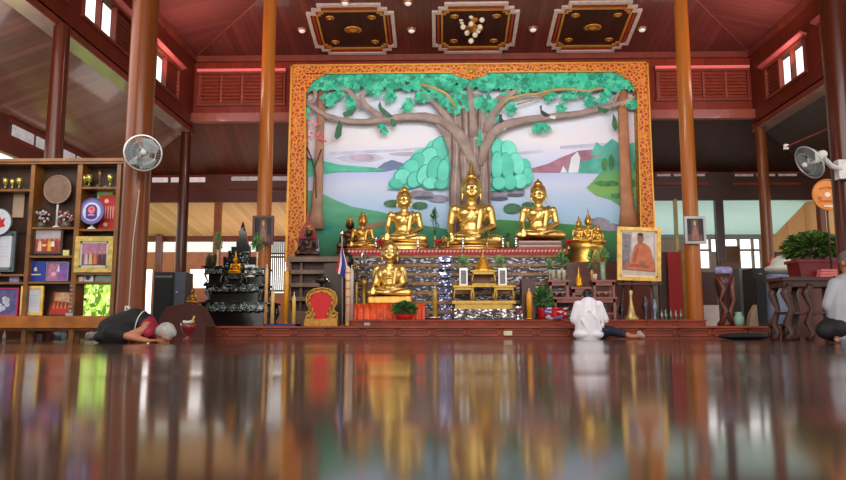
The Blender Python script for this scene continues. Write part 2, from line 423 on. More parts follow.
# trees outside: the garden seen through the cabinet and openings
def tree(x,y,h,r,label):
    t=thing('garden_tree',label,'tree',(x,y,-.13),'trees outside the left windows')
    b=B(); b.tube([(x,y,-.13),(x+.05,y,h*.5),(x-.05,y,h*.9)],[.12,.09,.04]); obj('trunk',b,t,M((110,90,70),.8))
    b=B(); leafm=[M((190,226,96),.6,0,.3,3,emit=.6),M((226,240,160),.6,0,.3,3,emit=.8),M((130,170,70),.6,0,.3,3,emit=.25)]  # leaf tones emit, so the sunlight is put into the foliage
    for k in range(900):
        th_=random.uniform(0,2*PI); u=random.uniform(-1,1); rr=r*(.55+.45*random.random())
        c_=Vector((x+rr*math.cos(th_)*math.sqrt(1-u*u),y+rr*math.sin(th_)*math.sqrt(1-u*u),h*.55+u*h*.5))
        b.use(random.choice(leafm)); s_=random.uniform(.1,.2)
        e=Euler((random.uniform(0,3),random.uniform(0,3),random.uniform(0,3))).to_matrix()
        b.face([c_+e@Vector(q) for q in ((-s_,0,0),(0,-s_*.5,.02),(s_,0,0),(0,s_*.5,.02))])
    obj('foliage',b,t)
for i,(x,y,h) in enumerate(((-9.35,18.6,2.2),(-10.4,21.6,2.8),(-9.6,14.6,1.9),(-11.5,15.4,3.2),(-12.6,21.6,3.0))):
    tree(x,y,h,1.0,['bright green bush just outside the window behind the cabinet','taller sunlit tree behind the bush outside','low sunlit bush outside, left of the garden view','leafy tree outside beyond the left wall','furthest leafy tree outside to the left'][i])
# ---------- columns ----------
def column(px,Y,r,zt,label,mat,z0=0,pad=None,x=None,name='round_column',cat='column'):
    x=P(px,225,Y).x if x is None else x
    t=thing(name,label,cat,(x,Y,z0),'round wooden columns')
    b=B(); b.lathe([(r*1.06,z0),(r*1.05,z0+.2),(r,z0+.6),(r*.97,(z0+zt)/2),(r*.88,zt)],(x,Y,0),28)
    o=obj('shaft',b,t,mat); autosmooth(o,30)
    b=B(); b.lathe([(r*1.25,z0),(r*1.25,z0+.09),(r*1.1,z0+.12)],(x,Y,0),28); obj('base_ring',b,t,mat)
    return t
def slope_z(x,y):
    return ZE+SL*min(YB-y, x-XL, XR-x)
CZ=.02
pL=column(134.5,8.25,.157,slope_z(-3.55,8.25)+CZ,'thick red-brown column nearest the display cabinet, carrying the wall fan',COLW,x=P(134.5,225,8.25).x)
pR=column(850,8.25,.157,slope_z(4.6,8.25)+CZ,'thick column at the right edge, behind the white fan',COLD,x=P(850,225,8.25).x)
qL=column(264,13.5,.142,slope_z(-3.38,13.5)+CZ,'tall orange-brown column left of the mural with a dark red picture hung on it',COLF,x=P(264.5,200,13.5).x)
qR=column(690,13.5,.142,slope_z(4.69,13.5)+CZ,'tall orange-brown column right of the mural with a grey framed picture hung on it',COLF,x=P(690,200,13.5).x)
sL=column(52,10.05,.13,4.62,'dark slim column rising behind the display cabinet',COLD,x=P(54,150,10.05).x)
tL=column(183,15.7,.125,4.62,'slim column under the back left corner of the upper wall',COLD,x=XL-.1)
tR=column(763,15.7,.125,4.62,'slim column under the back right corner of the upper wall',COLW,x=XR+.1)
# square posts at the back opening
def post(px0,px1,Y,label,col,zt=3.34,z0=0):
    a=P(px0,260,Y).x;c=P(px1,260,Y).x
    b=B().box(a,c,Y-.06,Y+.06,z0,zt); b.box(a-.02,c+.02,Y-.08,Y+.08,z0,z0+.12)
    tag(obj('square_post',b,None,M(col,.4,0,.25,4,coat=.4),bevel=.008),label,'post','square posts along the back opening')
post(213,220,17.56,'orange-brown square post behind the black lacquer altar tables',(150,72,30))
post(315,322,17.56,'square post hidden mostly behind the mural',(120,50,30))
post(717,725.5,17.56,'dark square post in the opening right of the mural',(52,26,22))
post(155.5,162,20.8,'dark red veranda post beside the left thick column',(96,30,22),zb,0)
post(676,679,17.45,'thin yellowish post beside the right tall column',(170,150,70))
# ================= MURAL =================
YM=15.62
mz=lambda x,y:(P(x,y,YM).x,P(x,y,YM).z)
struct('wall_behind_mural',B().box(-3.22,4.55,YM+.06,YM+.16,0,4.95),BEAM)
mur=thing('mural','huge gold-framed painted mural of a spreading tree beside a lake, behind the statues','mural',(P(472,300,YM).x,YM,0))
def grad(name,stops,z0,z1,nz=.06,scale=2):
    m,nt,b=newmat(name); g=N(nt,'ShaderNodeTexCoord'); s=N(nt,'ShaderNodeSeparateXYZ'); nt.links.new(g.outputs['Object'],s.inputs[0])
    n=N(nt,'ShaderNodeTexNoise'); n.inputs['Scale'].default_value=scale; n.inputs['Detail'].default_value=4
    mp=N(nt,'ShaderNodeMapping'); mp.inputs['Scale'].default_value=(.6,1,2.5); nt.links.new(g.outputs['Object'],mp.inputs[0]); nt.links.new(mp.outputs[0],n.inputs['Vector'])
    v=mathn(nt,'DIVIDE',mathn(nt,'SUBTRACT',s.outputs['Z'],z0),z1-z0)
    v=mathn(nt,'ADD',v,mathn(nt,'MULTIPLY',mathn(nt,'SUBTRACT',n.outputs['Fac'],.5),nz*2))
    r=N(nt,'ShaderNodeValToRGB'); e=r.color_ramp.elements
    e[0].position=stops[0][0]; e[0].color=lin(stops[0][1]); e[1].position=stops[-1][0]; e[1].color=lin(stops[-1][1])
    for p,c in stops[1:-1]: q=e.new(p); q.color=lin(c)
    nt.links.new(v,r.inputs[0]); nt.links.new(r.outputs[0],b.inputs['Base Color']); b.inputs['Roughness'].default_value=.6
    return m
zl=lambda py:P(472,py,YM).z
L=[0]
SPLIT={'rocks':'rock','rock_shadows':'rock_shadow','cloud_streaks':'cloud_streak','lily_pads':'lily_pad','mauve_cloud':'cloud','shore_bushes':'bush','teal_patches':'grass_patch','bush_folds':'bush_fold','teal_land_right':'far_land','waterfall':'waterfall_stream'}
def layer(nm,polys,mat,th=.004,d=None):
    if nm in SPLIT and len(polys)>1:
        for p in polys: layer(SPLIT[nm],[p],mat,th,d)
        return
    """painted relief layer: list of pixel polygons on the mural plane"""
    L[0]+=.0022; y=YM-L[0] if d is None else YM-d
    b=B()
    for p in polys: b.prism([mz(*q) for q in p],y-th,y)
    return obj(nm,b,mur,mat)
skym=grad('painted_sky',[(0,(205,212,240)),(.3,(200,210,244)),(.46,(208,218,246)),(.6,(240,234,240)),(.75,(228,234,248)),(1,(230,236,250))],zl(250),zl(70),.05)
obj('sky_panel',B().prism([mz(*q) for q in ((296,260),(296,70),(648,68),(650,260))],YM,YM+.05),mur,skym)
def ellp(cx,cy,rx,ry,n=14,j=0): return [(cx+rx*(1+random.uniform(-j,j))*math.cos(2*PI*k/n),cy+ry*(1+random.uniform(-j,j))*math.sin(2*PI*k/n)) for k in range(n)]
layer('cloud_streaks',[[(330,152),(400,149),(440,146),(440,148),(390,152),(330,155)],[(335,158),(350,154),(375,154),(385,158),(372,162),(350,163)],[(560,146),(600,143),(625,143),(600,147),(560,149)],[(500,154),(540,150),(545,152),(505,157)]],M((200,202,224),.6,0,.15,3))
layer('mauve_cloud',[ellp(362,158,13,3.5,12,.1),ellp(410,154,20,2,12,.1)],M((190,176,196),.6,0,.2,3))
layer('far_hill',[[(375,170),(384,163),(392,160),(402,163),(412,167),(410,172),(375,172)]],M((110,130,164),.6,0,.2,3))
layer('lake',[[(303,178),(330,173),(385,172),(395,170),(470,170),(480,172),(530,173),(641,174),(642,240),(303,240)]],grad('painted_lake',[(0,(150,196,212)),(.45,(176,206,236)),(.8,(208,216,240)),(1,(192,204,242))],zl(240),zl(172),.12,1.2))
layer('mountain',[[(524,173),(530,169),(548,164),(560,158),(578,151),(600,149),(612,152),(602,156),(575,166),(562,173)]],M((172,116,138),.6,0,.3,3))
layer('teal_land_right',[[(562,173),(575,164),(600,156),(610,150),(625,146),(641,144),(641,175)],[(590,156),(596,142),(602,147),(612,139),(622,146),(640,141),(640,150)]],M((86,176,158),.6,0,.3,3))
layer('waterfall',[[(568,173),(571,158),(577,152),(580,158),(578,173)],[(560,173),(563,166),(567,173)]],M((226,234,238),.6,0,.1,3))
layer('teal_shore_left',[[(303,158),(318,160),(340,165),(375,168),(384,170),(376,172),(340,172),(322,175),(303,178)]],M((84,196,162),.6,0,.25,3))
layer('shore_right',[[(586,188),(593,181),(600,173),(615,169),(641,169),(641,226),(628,212),(610,200),(596,196)]],grad('painted_shore',[(0,(60,130,70)),(.4,(80,160,120)),(.6,(130,180,90)),(1,(90,165,110))],zl(226),zl(169),.25,3))
layer('shore_bushes',[ellp(606,184,12,3,12,.2),ellp(630,184,10,4,12,.2),ellp(622,196,12,3,12,.2),ellp(604,165,3,7,10,.1),ellp(611,163,3,8,10,.1),ellp(636,166,3,7,10,.1)],M((70,130,70),.6,0,.4,6))
layer('meadow_left',[[(303,190),(318,192),(335,200),(352,207),(380,212),(402,218),(425,226),(450,230),(470,236),(470,262),(300,262)]],grad('painted_meadow',[(0,(22,92,62)),(.35,(34,128,92)),(.7,(84,165,125)),(1,(110,180,150))],zl(260),zl(192),.2,2.5))
layer('meadow_right',[[(486,222),(500,220),(560,224),(600,227),(641,228),(642,262),(486,262)]],grad('painted_meadow_dark',[(0,(20,70,40)),(1,(58,140,66))],zl(260),zl(222),.2,2.5))
layer('teal_patches',[[(314,226),(322,224),(340,228),(334,232),(318,232)],[(372,224),(384,222),(392,225),(380,228)]],M((30,140,130),.6,0,.2,4))
layer('fallen_log',[[(366,224),(385,222),(386,226),(368,229)]],M((150,110,80),.6,0,.2,4))
layer('rocks',[ellp(420,195,13,4,12,.12),ellp(438,199,10,4,12,.12),ellp(497,196,10,4.2,12,.12),ellp(514,192,11,4.2,12,.12),ellp(598,222,10,4,12,.15),ellp(608,228,12,4,12,.15)],M((140,134,150),.6,0,.35,5))
layer('rock_shadows',[ellp(499,199,9,1.8),ellp(515,195.5,9,1.5),ellp(424,198,10,1.5)],M((84,84,104),.6,0,.2,5))
layer('lily_pads',[ellp(394,204,10,3.6),ellp(420,206,8,3.6),ellp(512,209,9,5),ellp(528,206,7,3.5)],M((58,112,72),.6,0,.4,9))
TEAL=M((104,218,192),.6,0,.12,4)
layer('left_bush',[[(388,190),(390,182),(398,172),(403,166),(410,160),(415,152),(424,149),(430,142),(440,138),(450,136),(452,189),(430,190),(420,187),(405,191)]],TEAL,.012)
layer('right_bush',[[(489,150),(496,142),(506,143),(515,152),(519,160),(527,160),(531,168),(531,178),(527,187),(516,191),(500,192),(490,192)]],TEAL,.012)
L[0]+=.014
TD=M((44,160,144),.6,0,.2,4)
TL=[M((96,212,186),.6,0,.12,4),M((116,226,202),.6,0,.12,4),M((84,200,174),.6,0,.12,4)]
def lobes(nm,lst):
    for k,(cx,cy,rx,ry,rot) in enumerate(lst):
        L[0]+=.004; y=YM-L[0]; b=B()
        for m_,g,dd in ((TD,1.0,0),(TL[k%3],.9,.002)):
            b.use(m_); pts=[]
            for i in range(16):
                a=2*PI*i/16; u_=rx*g*math.cos(a)+(.4 if g<1 else 0); v_=ry*g*math.sin(a)-(.5 if g<1 else 0)
                pts.append(mz(cx+u_*math.cos(rot)-v_*math.sin(rot),cy+u_*math.sin(rot)+v_*math.cos(rot)))
            b.prism(pts,y-dd-.002,y-dd)
        obj(nm,b,mur)
lobes('bush_lobe',[(440,150,9,13,.2),(428,160,9,13,.5),(417,163,7,10,.5),(410,170,8,11,.6),(402,178,8,9,.7),(396,185,7,5,.2),(414,181,7,9,.5),(424,176,7,11,.4),(434,170,7,13,.3),(443,174,6,14,.1),(430,185,8,6,0),(441,186,7,5,0)])
lobes('bush_lobe',[(497,150,7,10,0),(508,152,8,10,-.3),(523,168,7,8,0),(526,178,6,9,0),(516,166,7,12,-.3),(506,168,7,14,-.15),(496,168,6,15,0),(519,183,7,8,0),(509,184,7,8,0),(498,185,7,7,0)])
# side tree trunks
TRK=M((160,120,92),.6,0,.2,4)
L[0]+=.006
def bark(nm,pts,rads,mat,seg=10,flat=.3):
    b=B(); b.tube([Vector((mz(*q)[0],YM-L[0],mz(*q)[1])) for q in pts],[r*.0217 for r in rads],seg,flat=flat); return obj(nm,b,mur,mat,True)
bark('left_tree_trunk',[(323,92),(322,130),(320,180),(318,215),(317,230)],[4,4,5,6,10],TRK)
bark('right_tree_trunk',[(620,92),(621,130),(623,180),(625,210),(627,228)],[5,5.2,6,7,11],M((172,116,78),.6,0,.2,4))
b=B()
for q in ([(318,200),(317,175),(313,160),(309,150)],[(316,170),(320,160),(323,152)],[(314,163),(306,158)]):
    b.tube([Vector((mz(*p)[0],YM-L[0]-.03,mz(*p)[1])) for p in q],.018,5)
obj('thin_dark_tree',b,mur,M((60,44,40),.6))
# main trunk and roots/streaks
L[0]+=.01
BR=M((150,130,122),.65,0,.25,5)
layer('tree_trunk',[[(446,262),(448,230),(450,200),(451,175),(449,155),(443,138),(436,128),(440,118),(452,124),(460,118),(462,100),(470,96),(480,98),(484,112),(496,100),(508,92),(512,98),(500,112),(494,128),(490,140),(490,165),(490,200),(491,230),(494,262)]],BR,.03)
def streaks(nm,lst,mat):
    b=B()
    for pts,r in lst: b.tube([Vector((mz(*q)[0],YM-L[0]-.035,mz(*q)[1])) for q in pts],r*.0217,6)
    return obj(nm,b,mur,mat,True)
r1=[];r2=[]
for k in range(9):
    x=451+k*4.6; j=random.uniform(-1.5,1.5)
    (r1 if k%2 else r2).append(([(x+(x-471)*.25,258),(x,225),(x+j,190),(x-j,160),(x+(471-x)*.1+j,135),(x+j,112)],[1.5,1.3,1.1,1.1,1.0,.5][0] and 1.25))
streaks('pale_root_ridges',r1,M((176,158,150),.65,0,.2,5)); streaks('dark_root_ridges',r2,M((116,92,84),.65,0,.2,5))
# branches
L[0]+=.02
bl=[([(478,178),(470,160),(464,146),(455,133),(442,124),(425,120),(405,120),(385,123),(365,125),(345,124),(328,119),(314,110),(303,104)],[3,5,6.5,6,5,4.6,4,3.6,3,2.8,2.8,2.3,1.5]),
    ([(384,122),(375,116),(366,108),(363,100),(367,93),(376,88),(386,86)],[3.2,3.2,3,2.6,2.2,1.8,1]),
    ([(362,112),(357,102),(350,94),(338,91),(322,91)],[1.8,2.4,2.6,2,1]),
    ([(303,104),(316,106),(318,98),(313,88)],[1,2.2,2,1.5]),
    ([(462,142),(450,124),(438,110),(428,101),(420,92)],[4,3.6,3,2.4,1.6]),
    ([(474,140),(472,118),(470,100),(468,88)],[5,4,3,2]),
    ([(480,168),(484,150),(492,136),(504,128),(525,123),(550,120),(575,117),(600,112),(620,106),(636,100)],[4,5,5.5,5,4,3.4,3,2.6,2.3,1.6]),
    ([(486,136),(492,118),(502,104),(516,93),(530,85)],[5,4.4,3.4,2.5,1.5]),
    ([(600,113),(610,108),(616,96),(620,86)],[1.4,1.8,1.6,1])]
b=B()
for pts,rr in bl: b.tube([Vector((mz(*q)[0],YM-L[0]-.02,mz(*q)[1])) for q in pts],[r*.0217 for r in rr],10,flat=.45)
obj('tree_branches',b,mur,M((160,138,128),.6,0,.25,4),True)
b=B()
for pts,r in (([(498,112),(506,103),(520,99),(535,98),(550,94),(566,93),(585,95),(600,92)],1.5),([(420,88),(435,92),(447,98),(455,110)],1.6),([(548,96),(530,104),(515,108)],1),([(635,98),(626,104),(618,110)],1)):
    b.tube([Vector((mz(*q)[0],YM-L[0]-.03,mz(*q)[1])) for q in pts],r*.0217,6)
obj('golden_branches',b,mur,M((192,160,100),.6,0,.2,4),True)
# canopy
L[0]+=.03
def clusters(nm,cl,cols,n_per,size,lift=.01):
    b=B()
    for cx,cy,rx,ry,n in cl:
        for k in range(int(n*n_per)):
            a=random.uniform(0,2*PI); q=math.sqrt(random.random()); x=cx+rx*q*math.cos(a); y=cy+ry*q*math.sin(a)
            X,Z=mz(x,y); s=size*random.uniform(.7,1.3)*.0217; r=random.uniform(0,2*PI); b.use(random.choice(cols))
            yy=YM-L[0]-random.uniform(0,lift)
            pts=[]
            for i in range(8):
                rr=s*(1 if i%2==0 else .5); t=r+2*PI*i/8; pts.append((X+rr*math.cos(t),yy,Z+rr*math.sin(t)))
            b.face(pts)
    return obj(nm,b,mur)
LV=[M((34,170,132),.6,0,.2,6),M((50,190,150),.6,0,.2,6),M((24,142,108),.6,0,.2,6),M((78,200,160),.6,0,.2,6)]
top=[(303,82)]+[(303+k*6.7,[88,95,91,97,92,94,98,90][k%8]-(4 if k>2 else -2)) for k in range(1,50)]+[(640,90),(640,68),(303,70)]
layer('canopy_base',[top],M((34,164,128),.6,0,.3,5))
clusters('canopy_leaves',[(303+k*13,84,9,10,1) for k in range(1,26)],LV,34,4.2)
hang=[(331,103,7,6,1),(341,97,4,4,.6),(352,106,4,8,.9),(309,116,4,6,.7),(376,95,6,5,.8),(391,101,5,5,.7),(409,109,5,7,.8),(383,131,4,3,.4),(385,134,3,3,.3),(423,102,8,6,1),(436,99,8,6,.9),(448,106,9,5,1),(460,100,9,7,1),(470,108,8,6,.9),(484,107,6,9,.9),(492,118,5,7,.8),(455,112,6,4,.6),(505,101,5,4,.5),(510,112,5,5,.7),(493,108,4,4,.5),(534,131,3.5,3,.5),(541,131,7,4,.9),(560,111,5,4,.7),(548,100,5,5,.6),(566,101,6,4,.7),(580,96,9,5,.9),(588,106,5,6,.8),(604,92,6,8,.9),(600,102,5,4,.6),(614,88,6,6,.8),(630,84,7,7,1),(628,108,6,4,.7),(541,93,8,4,.7),(520,92,8,5,.8),(410,110,3,4,.4),(478,142,3,8,.6)]
clusters('hanging_leaves',hang,LV,26,3.2)
clusters('pink_blossom',[(310,118,4,3,1),(313,128,8,4,1),(318,138,6,4,1),(309,142,5,3,.8),(324,143,4,3,.7)],[M((220,120,120),.6),M((204,86,90),.6)],16,1.5)
# painted birds
L[0]+=.012
PG=M((44,104,66),.5,0,.3,12); PB=M((28,28,36),.5); PW=M((225,225,225),.5)
def bird(polys): 
    b=B()
    for m_,p in polys: b.use(m_); b.prism([mz(*q) for q in p],YM-L[0]-.01,YM-L[0])
    obj('painted_bird',b,mur)
bird([(PG,[(344,117),(350,114),(355,113),(356,109),(358,113),(354,119),(346,121)]),(PG,[(341,123),(344,128),(343,139),(339,143),(336,140),(338,131)])])
bird([(PG,[(381,105),(383,111),(388,115),(394,120),(392,124),(386,120),(381,115),(379,110)]),(PG,[(392,120),(396,124),(397,129),(394,131),(391,127)])])
bird([(PG,[(594,108),(597,111),(603,112),(607,114),(603,117),(596,115)]),(PG,[(610,117),(613,122),(615,131),(612,135),(609,129)])])
bird([(PB,[(498,118),(501,118),(501,122),(504,126),(502,130),(498,126)]),(PW,[(502,128),(505,131),(503,134),(500,130)])])
bird([(PB,[(538,110),(540,109),(540,114),(545,117),(549,120),(543,121),(539,117)]),(PW,[(547,119),(554,120),(553,123),(548,122)])])
# frame
def frame_mat():
    m,nt,b=newmat('gilded_carving')
    tc=N(nt,'ShaderNodeTexCoord'); v=N(nt,'ShaderNodeTexVoronoi',feature='DISTANCE_TO_EDGE'); v.inputs['Scale'].default_value=12
    nt.links.new(tc.outputs['Object'],v.inputs['Vector'])
    mr=N(nt,'ShaderNodeMapRange'); mr.inputs[1].default_value=.06; mr.inputs[2].default_value=.2; nt.links.new(v.outputs['Distance'],mr.inputs[0])
    nt.links.new(mixc(nt,mr.outputs[0],lin((222,142,52)),lin((168,70,22))),b.inputs['Base Color'])
    b.inputs['Roughness'].default_value=.45; b.inputs['Metallic'].default_value=.2
    bp=N(nt,'ShaderNodeBump'); bp.inputs['Strength'].default_value=.8; bp.inputs['Distance'].default_value=.02
    nt.links.new(v.outputs['Distance'],bp.inputs['Height']); nt.links.new(bp.outputs[0],b.inputs['Normal'])
    return m
FM=frame_mat(); print('mural relief',L[0]); yf0,yf1=YM-.30,YM+.06
mf=lambda x,y:(P(x,y,yf0).x,P(x,y,yf0).z)
def fr(nm,poly,y0=yf0,mat=FM): return obj(nm,B().prism([mf(*q) for q in poly],y0,yf1),mur,mat)
fr('frame_left',[(291,65),(306,65),(306,262),(285,262)])
fr('frame_right',[(636.5,62.5),(648,62),(656.5,262),(641,262)])
ftop=fr('frame_top',[(306,65),(636.5,62.5),(636.5,72),(488,72.5),(484,76),(476,78),(470,80),(464,78),(456,76),(452,73),(306,74)])
fr('corner_left',[(306,73),(327,73.5),(322,76),(317,79),(312,82),(309,88),(306,92)]); fr('corner_right',[(636.7,71.8),(615,72),(621,75),(626,79),(631,81),(634,87),(636.8,92)])
EDG=M((220,160,66),.4,.5,.1)
b=B()
for poly in ([(291,65),(293,65),(287.3,262),(285,262)],[(304.6,92),(306,92),(306,262),(304.3,262)],[(646.5,62),(648,62),(656.5,262),(655,262)],[(636.8,92),(638,92),(642.3,262),(641,262)],[(291,65),(648,62),(648,63.4),(291,66.5)],[(327,73),(452,72),(452,73.3),(327,74.3)],[(488,71.8),(615,71.2),(615,72.3),(488,73)]):
    b.prism([mf(*q) for q in poly],yf0-.03,yf0)
obj('frame_edge_beads',b,ftop,EDG)
b=B(); c=mf(471,71)
for k in range(12):
    a=2*PI*k/12; b.ell((c[0]+.11*math.cos(a),yf0-.01,c[1]+.11*math.sin(a)),(.05,.02,.022),Euler((0,-a,0)))
b.ell((c[0],yf0-.02,c[1]),(.05,.03,.05)); obj('rosette',b,ftop,EDG)
# ================= CEILING PANELS =================
def cpl(X,Y,dn=0): # point on the sloping ceiling
    n=Vector((0,-SL,-1)).normalized(); return Vector((X,Y,ZE+SL*(YB-Y)))+n*dn
CREAM=M((190,165,150),.4); CRED=M((150,44,28),.4); CGOLD=M((206,140,60),.35,.5)
DARKC=planks('dark_panel_boards',(58,26,18),'X',.1,'Y',.6,.3,.4,coat=0)
def ring(b,x0,x1,y0,y1,c,w,dn):
    def pts(o):
        a0,a1,b0,b1=x0+o,x1-o,y0+o,y1-o; k=c; h=c/2
        return [(a0+k,b0),(a1-k,b0),(a1-k,b0+h),(a1-h,b0+h),(a1-h,b0+k),(a1,b0+k),(a1,b1-k),(a1-h,b1-k),(a1-h,b1-h),(a1-k,b1-h),(a1-k,b1),(a0+k,b1),(a0+k,b1-h),(a0+h,b1-h),(a0+h,b1-k),(a0,b1-k),(a0,b0+k),(a0+h,b0+k),(a0+h,b0+h),(a0+k,b0+h)]
    O=pts(0);I=pts(w); n=len(O)
    for i in range(n):
        j=(i+1)%n
        for lo_,hi in ((0,0),):
            q=[cpl(*O[i],dn),cpl(*O[j],dn),cpl(*I[j],dn),cpl(*I[i],dn)]; b.face(q)
            b.face([cpl(*O[i],0),cpl(*O[j],0),q[1],q[0]]); b.face([cpl(*I[i],0),cpl(*I[j],0),q[2],q[3]])
def cpanel(x0,x1,label,mid=True):
    y0,y1=13.98,15.70; cx=(x0+x1)/2; cy=(y0+y1)/2
    t=thing('ceiling_medallion',label,'ceiling panel',cpl(cx,cy),'carved panels on the sloping ceiling')
    b=B(); b.face([cpl(x0+.12,y0+.12,.012),cpl(x1-.12,y0+.12,.012),cpl(x1-.12,y1-.12,.012),cpl(x0+.12,y1-.12,.012)]); obj('panel_board',b,t,DARKC)
    for nm,o,w,m_,dn in (('outer_moulding',0,.075,CREAM,.05),('red_moulding',.11,.05,CRED,.04),('gold_moulding',.19,.045,CGOLD,.045)):
        b=B(); ring(b,x0+o,x1-o,y0+o,y1-o,.26-o*.7,w,dn); obj(nm,b,t,m_)
    def boss(x,y,r,nm):
        p=cpl(x,y,.01); b=B(); b.lathe([(r,0),(r,-.02),(r*.75,-.03),(r*.7,-.02),(r*.45,-.02),(r*.35,-.05),(.001,-.06)],p,16); return obj(nm,b,t,CGOLD,True)
    for sx in (-1,1):
        for sy in (-1,1): boss(cx+sx*.44,cy+sy*.42,.09,'small_boss')
    if mid: boss(cx,cy,.19,'rosette')
    return cx,cy
cpanel(-2.78,-.94,'left ceiling panel with stepped cream, red and gold mouldings around a gold rosette')
cx,cy=cpanel(-.15,1.68,'middle ceiling panel, the one the globe chandelier hangs in front of')
cpanel(2.39,4.2,'right ceiling panel with stepped cream, red and gold mouldings around a gold rosette')
# chandelier of globes
Yc=14.55; p0=cpl(cx-.02,Yc)
ch=thing('globe_chandelier','cluster chandelier of small pale glass globes hanging at the middle ceiling panel','chandelier',p0)
b=B(); b.lathe([(.09,0),(.09,-.03),(.03,-.05)],p0,14); b.tube([p0,p0-Vector((0,0,.3))],.012,6); obj('stem',b,ch,CGOLD)
tp=PZ_(10,Yc); bt=PZ_(44,Yc)
gl=[(466,13),(477,13),(461,19),(471,16),(482,20),(463,27),(471,24),(480,27),(467,33),(475,35),(471,41),(462,22),(478,31)]
b=B()
for i,(gx,gy) in enumerate(gl):
    q=P(gx,gy,Yc+random.uniform(-.12,.12)); b.tube([Vector((p0.x,Yc,q.z+.05)),q],.006,5)
obj('arms',b,ch,CGOLD)
for i,(gx,gy) in enumerate(gl):
    q=P(gx,gy,Yc+random.uniform(-.12,.12)); obj('glass_globe',B().ell(q,.058,u=12,v=8),ch,M((205,190,165),.15,0,.15,30,emit=.12),True)
# recessed lights
for i,(lx,ly,lb) in enumerate(((302,29,'round ceiling light left of the left ceiling panel'),(411.5,29,'round ceiling light between the left and middle ceiling panels'),(533,28,'round ceiling light between the middle and right ceiling panels'),(642,28,'round ceiling light right of the right ceiling panel'),(345,1.5,'round ceiling light at the top edge above the left panel'),(408,1.5,'round ceiling light at the top edge, upper right of the left panel'))):
    d=ray(lx,ly); tt=(ZE+SL*YB-CH)/(d.z+SL*d.y); p=cpl(d.x*tt,d.y*tt)
    t=thing('ceiling_light',lb,'light',p,'round ceiling lights')
    r=.085
    obj('rim',B().lathe([(r*1.25,.01),(r*1.25,-.03),(r,-.04)],p,18),t,M((170,120,90),.3,.6),True)
    obj('bulb',B().ell(p+Vector((0,0,-.04)),(r*.85,r*.85,r*.6)),t.children[0],M((225,215,205),.3,0,0,emit=.3),True)
# ================= DAIS =================
def wx(px,Y): return P(px,300,Y).x
ZD=.215; YD=12.0; YU=12.5; ZU=P(472,319.7,YU).z
xl,xr=wx(158,YD),wx(781,YD)
d1=thing('lower_altar_dais','long low reddish wooden dais with framed front panels, running the width of the altar','dais',((xl+xr)/2,YD,0))
obj('body',B().box(xl,xr,YD+.03,16.9,0,ZD-.03),d1,DAIS)
obj('top_board',B().box(xl-.03,xr+.03,YD-.02,16.95,ZD-.03,ZD),d1,DAISL)
obj('plinth',B().box(xl-.01,xr+.01,YD,YD+.03,0,.035),d1,DAIS)
n=18; w=(xr-xl)/n
for k in range(n):
    x0=xl+k*w+.03; x1=xl+(k+1)*w-.03; b=B(); z0,z1=.05,ZD-.045
    b.box(x0,x1,YD+.005,YD+.03,z0,z0+.02).box(x0,x1,YD+.005,YD+.03,z1-.02,z1).box(x0,x0+.02,YD+.005,YD+.03,z0,z1).box(x1-.02,x1,YD+.005,YD+.03,z0,z1)
    obj('front_panel',b,d1,DAISL)
b=B(); p=P(508,333,YD); b.box(p.x-.07,p.x+.07,YD-.005,YD+.02,p.z-.04,p.z+.035); obj('socket_plate',b,d1,M((205,195,160),.4))
xl2,xr2=wx(351,YU),wx(705,YU)
d2=thing('upper_altar_dais','second shorter wooden step standing on the long dais, carrying the altar','dais',((xl2+xr2)/2,YU,ZD))
obj('body',B().box(xl2,xr2,YU+.02,16.2,ZD,ZU-.02),d2,DAIS)
obj('top_board',B().box(xl2-.02,xr2+.02,YU-.01,16.22,ZU-.02,ZU),d2,DAISL)
n=12; w=(xr2-xl2)/n
for k in range(n):
    x0=xl2+k*w+.03; x1=xl2+(k+1)*w-.03; b=B(); z0,z1=ZD+.015,ZU-.03
    b.box(x0,x1,YU+.005,YU+.02,z0,z0+.012).box(x0,x1,YU+.005,YU+.02,z1-.012,z1).box(x0,x0+.015,YU+.005,YU+.02,z0,z1).box(x1-.015,x1,YU+.005,YU+.02,z0,z1)
    obj('front_panel',b,d2,DAISL)
p=P(367,324,YU); obj('socket_plate',B().box(p.x-.05,p.x+.05,YU-.01,YU+.02,p.z-.025,p.z+.025),d2,M((170,160,150),.4))
# ================= MIRROR MOSAIC ALTAR =================
MOS=mosaic('mirror_mosaic',(34,30,30),(66,58,60),(150,148,168),20,(1,.3,2.6),.45,.3)
MOSL=mosaic('bright_mirror_mosaic',(52,46,48),(120,110,112),(240,230,226),26,(1,.3,1.5),.5,.25)
ya,yb_=13.55,14.15
xa0,xa1=wx(352,14.0),wx(566,14.0)
al=thing('mosaic_altar','tall stepped altar faced in dark mirror mosaic with thin gold lips, behind the front statue','altar',((xa0+xa1)/2,ya,ZU))
zt_=P(472,250,14.15).z
rows=7; 
for k in range(rows):
    y=ya+(yb_-ya)*k/(rows-1); z0=ZU+(zt_-.10-ZU)*k/rows; z1=ZU+(zt_-.10-ZU)*(k+1)/rows
    obj('mosaic_step',B().box(xa0,xa1,y,15.3,z0,z1-.055),al,MOS)
    obj('gold_lip',B().box(xa0-.02,xa1+.02,y-.035,15.3,z1-.055,z1),al,M((128,92,52),.45,.4,.35,10))
zc=ZU+(zt_-.10-ZU)
b=B().box(wx(347,13.7),wx(568,14.2),yb_-.06,15.3,zc,zt_+.02); obj('red_cloth',b,al,M((158,28,26),.6,0,.3,12))
b=B()
for k in range(60):
    x=wx(348,14)+ (wx(566,14)-wx(348,14))*k/59; b.cbox((x,yb_-.075,zt_-.03),(.035,.01,.05),Euler((0,PI/4,0)))
obj('cloth_fringe',b,al,M((224,150,140),.5))
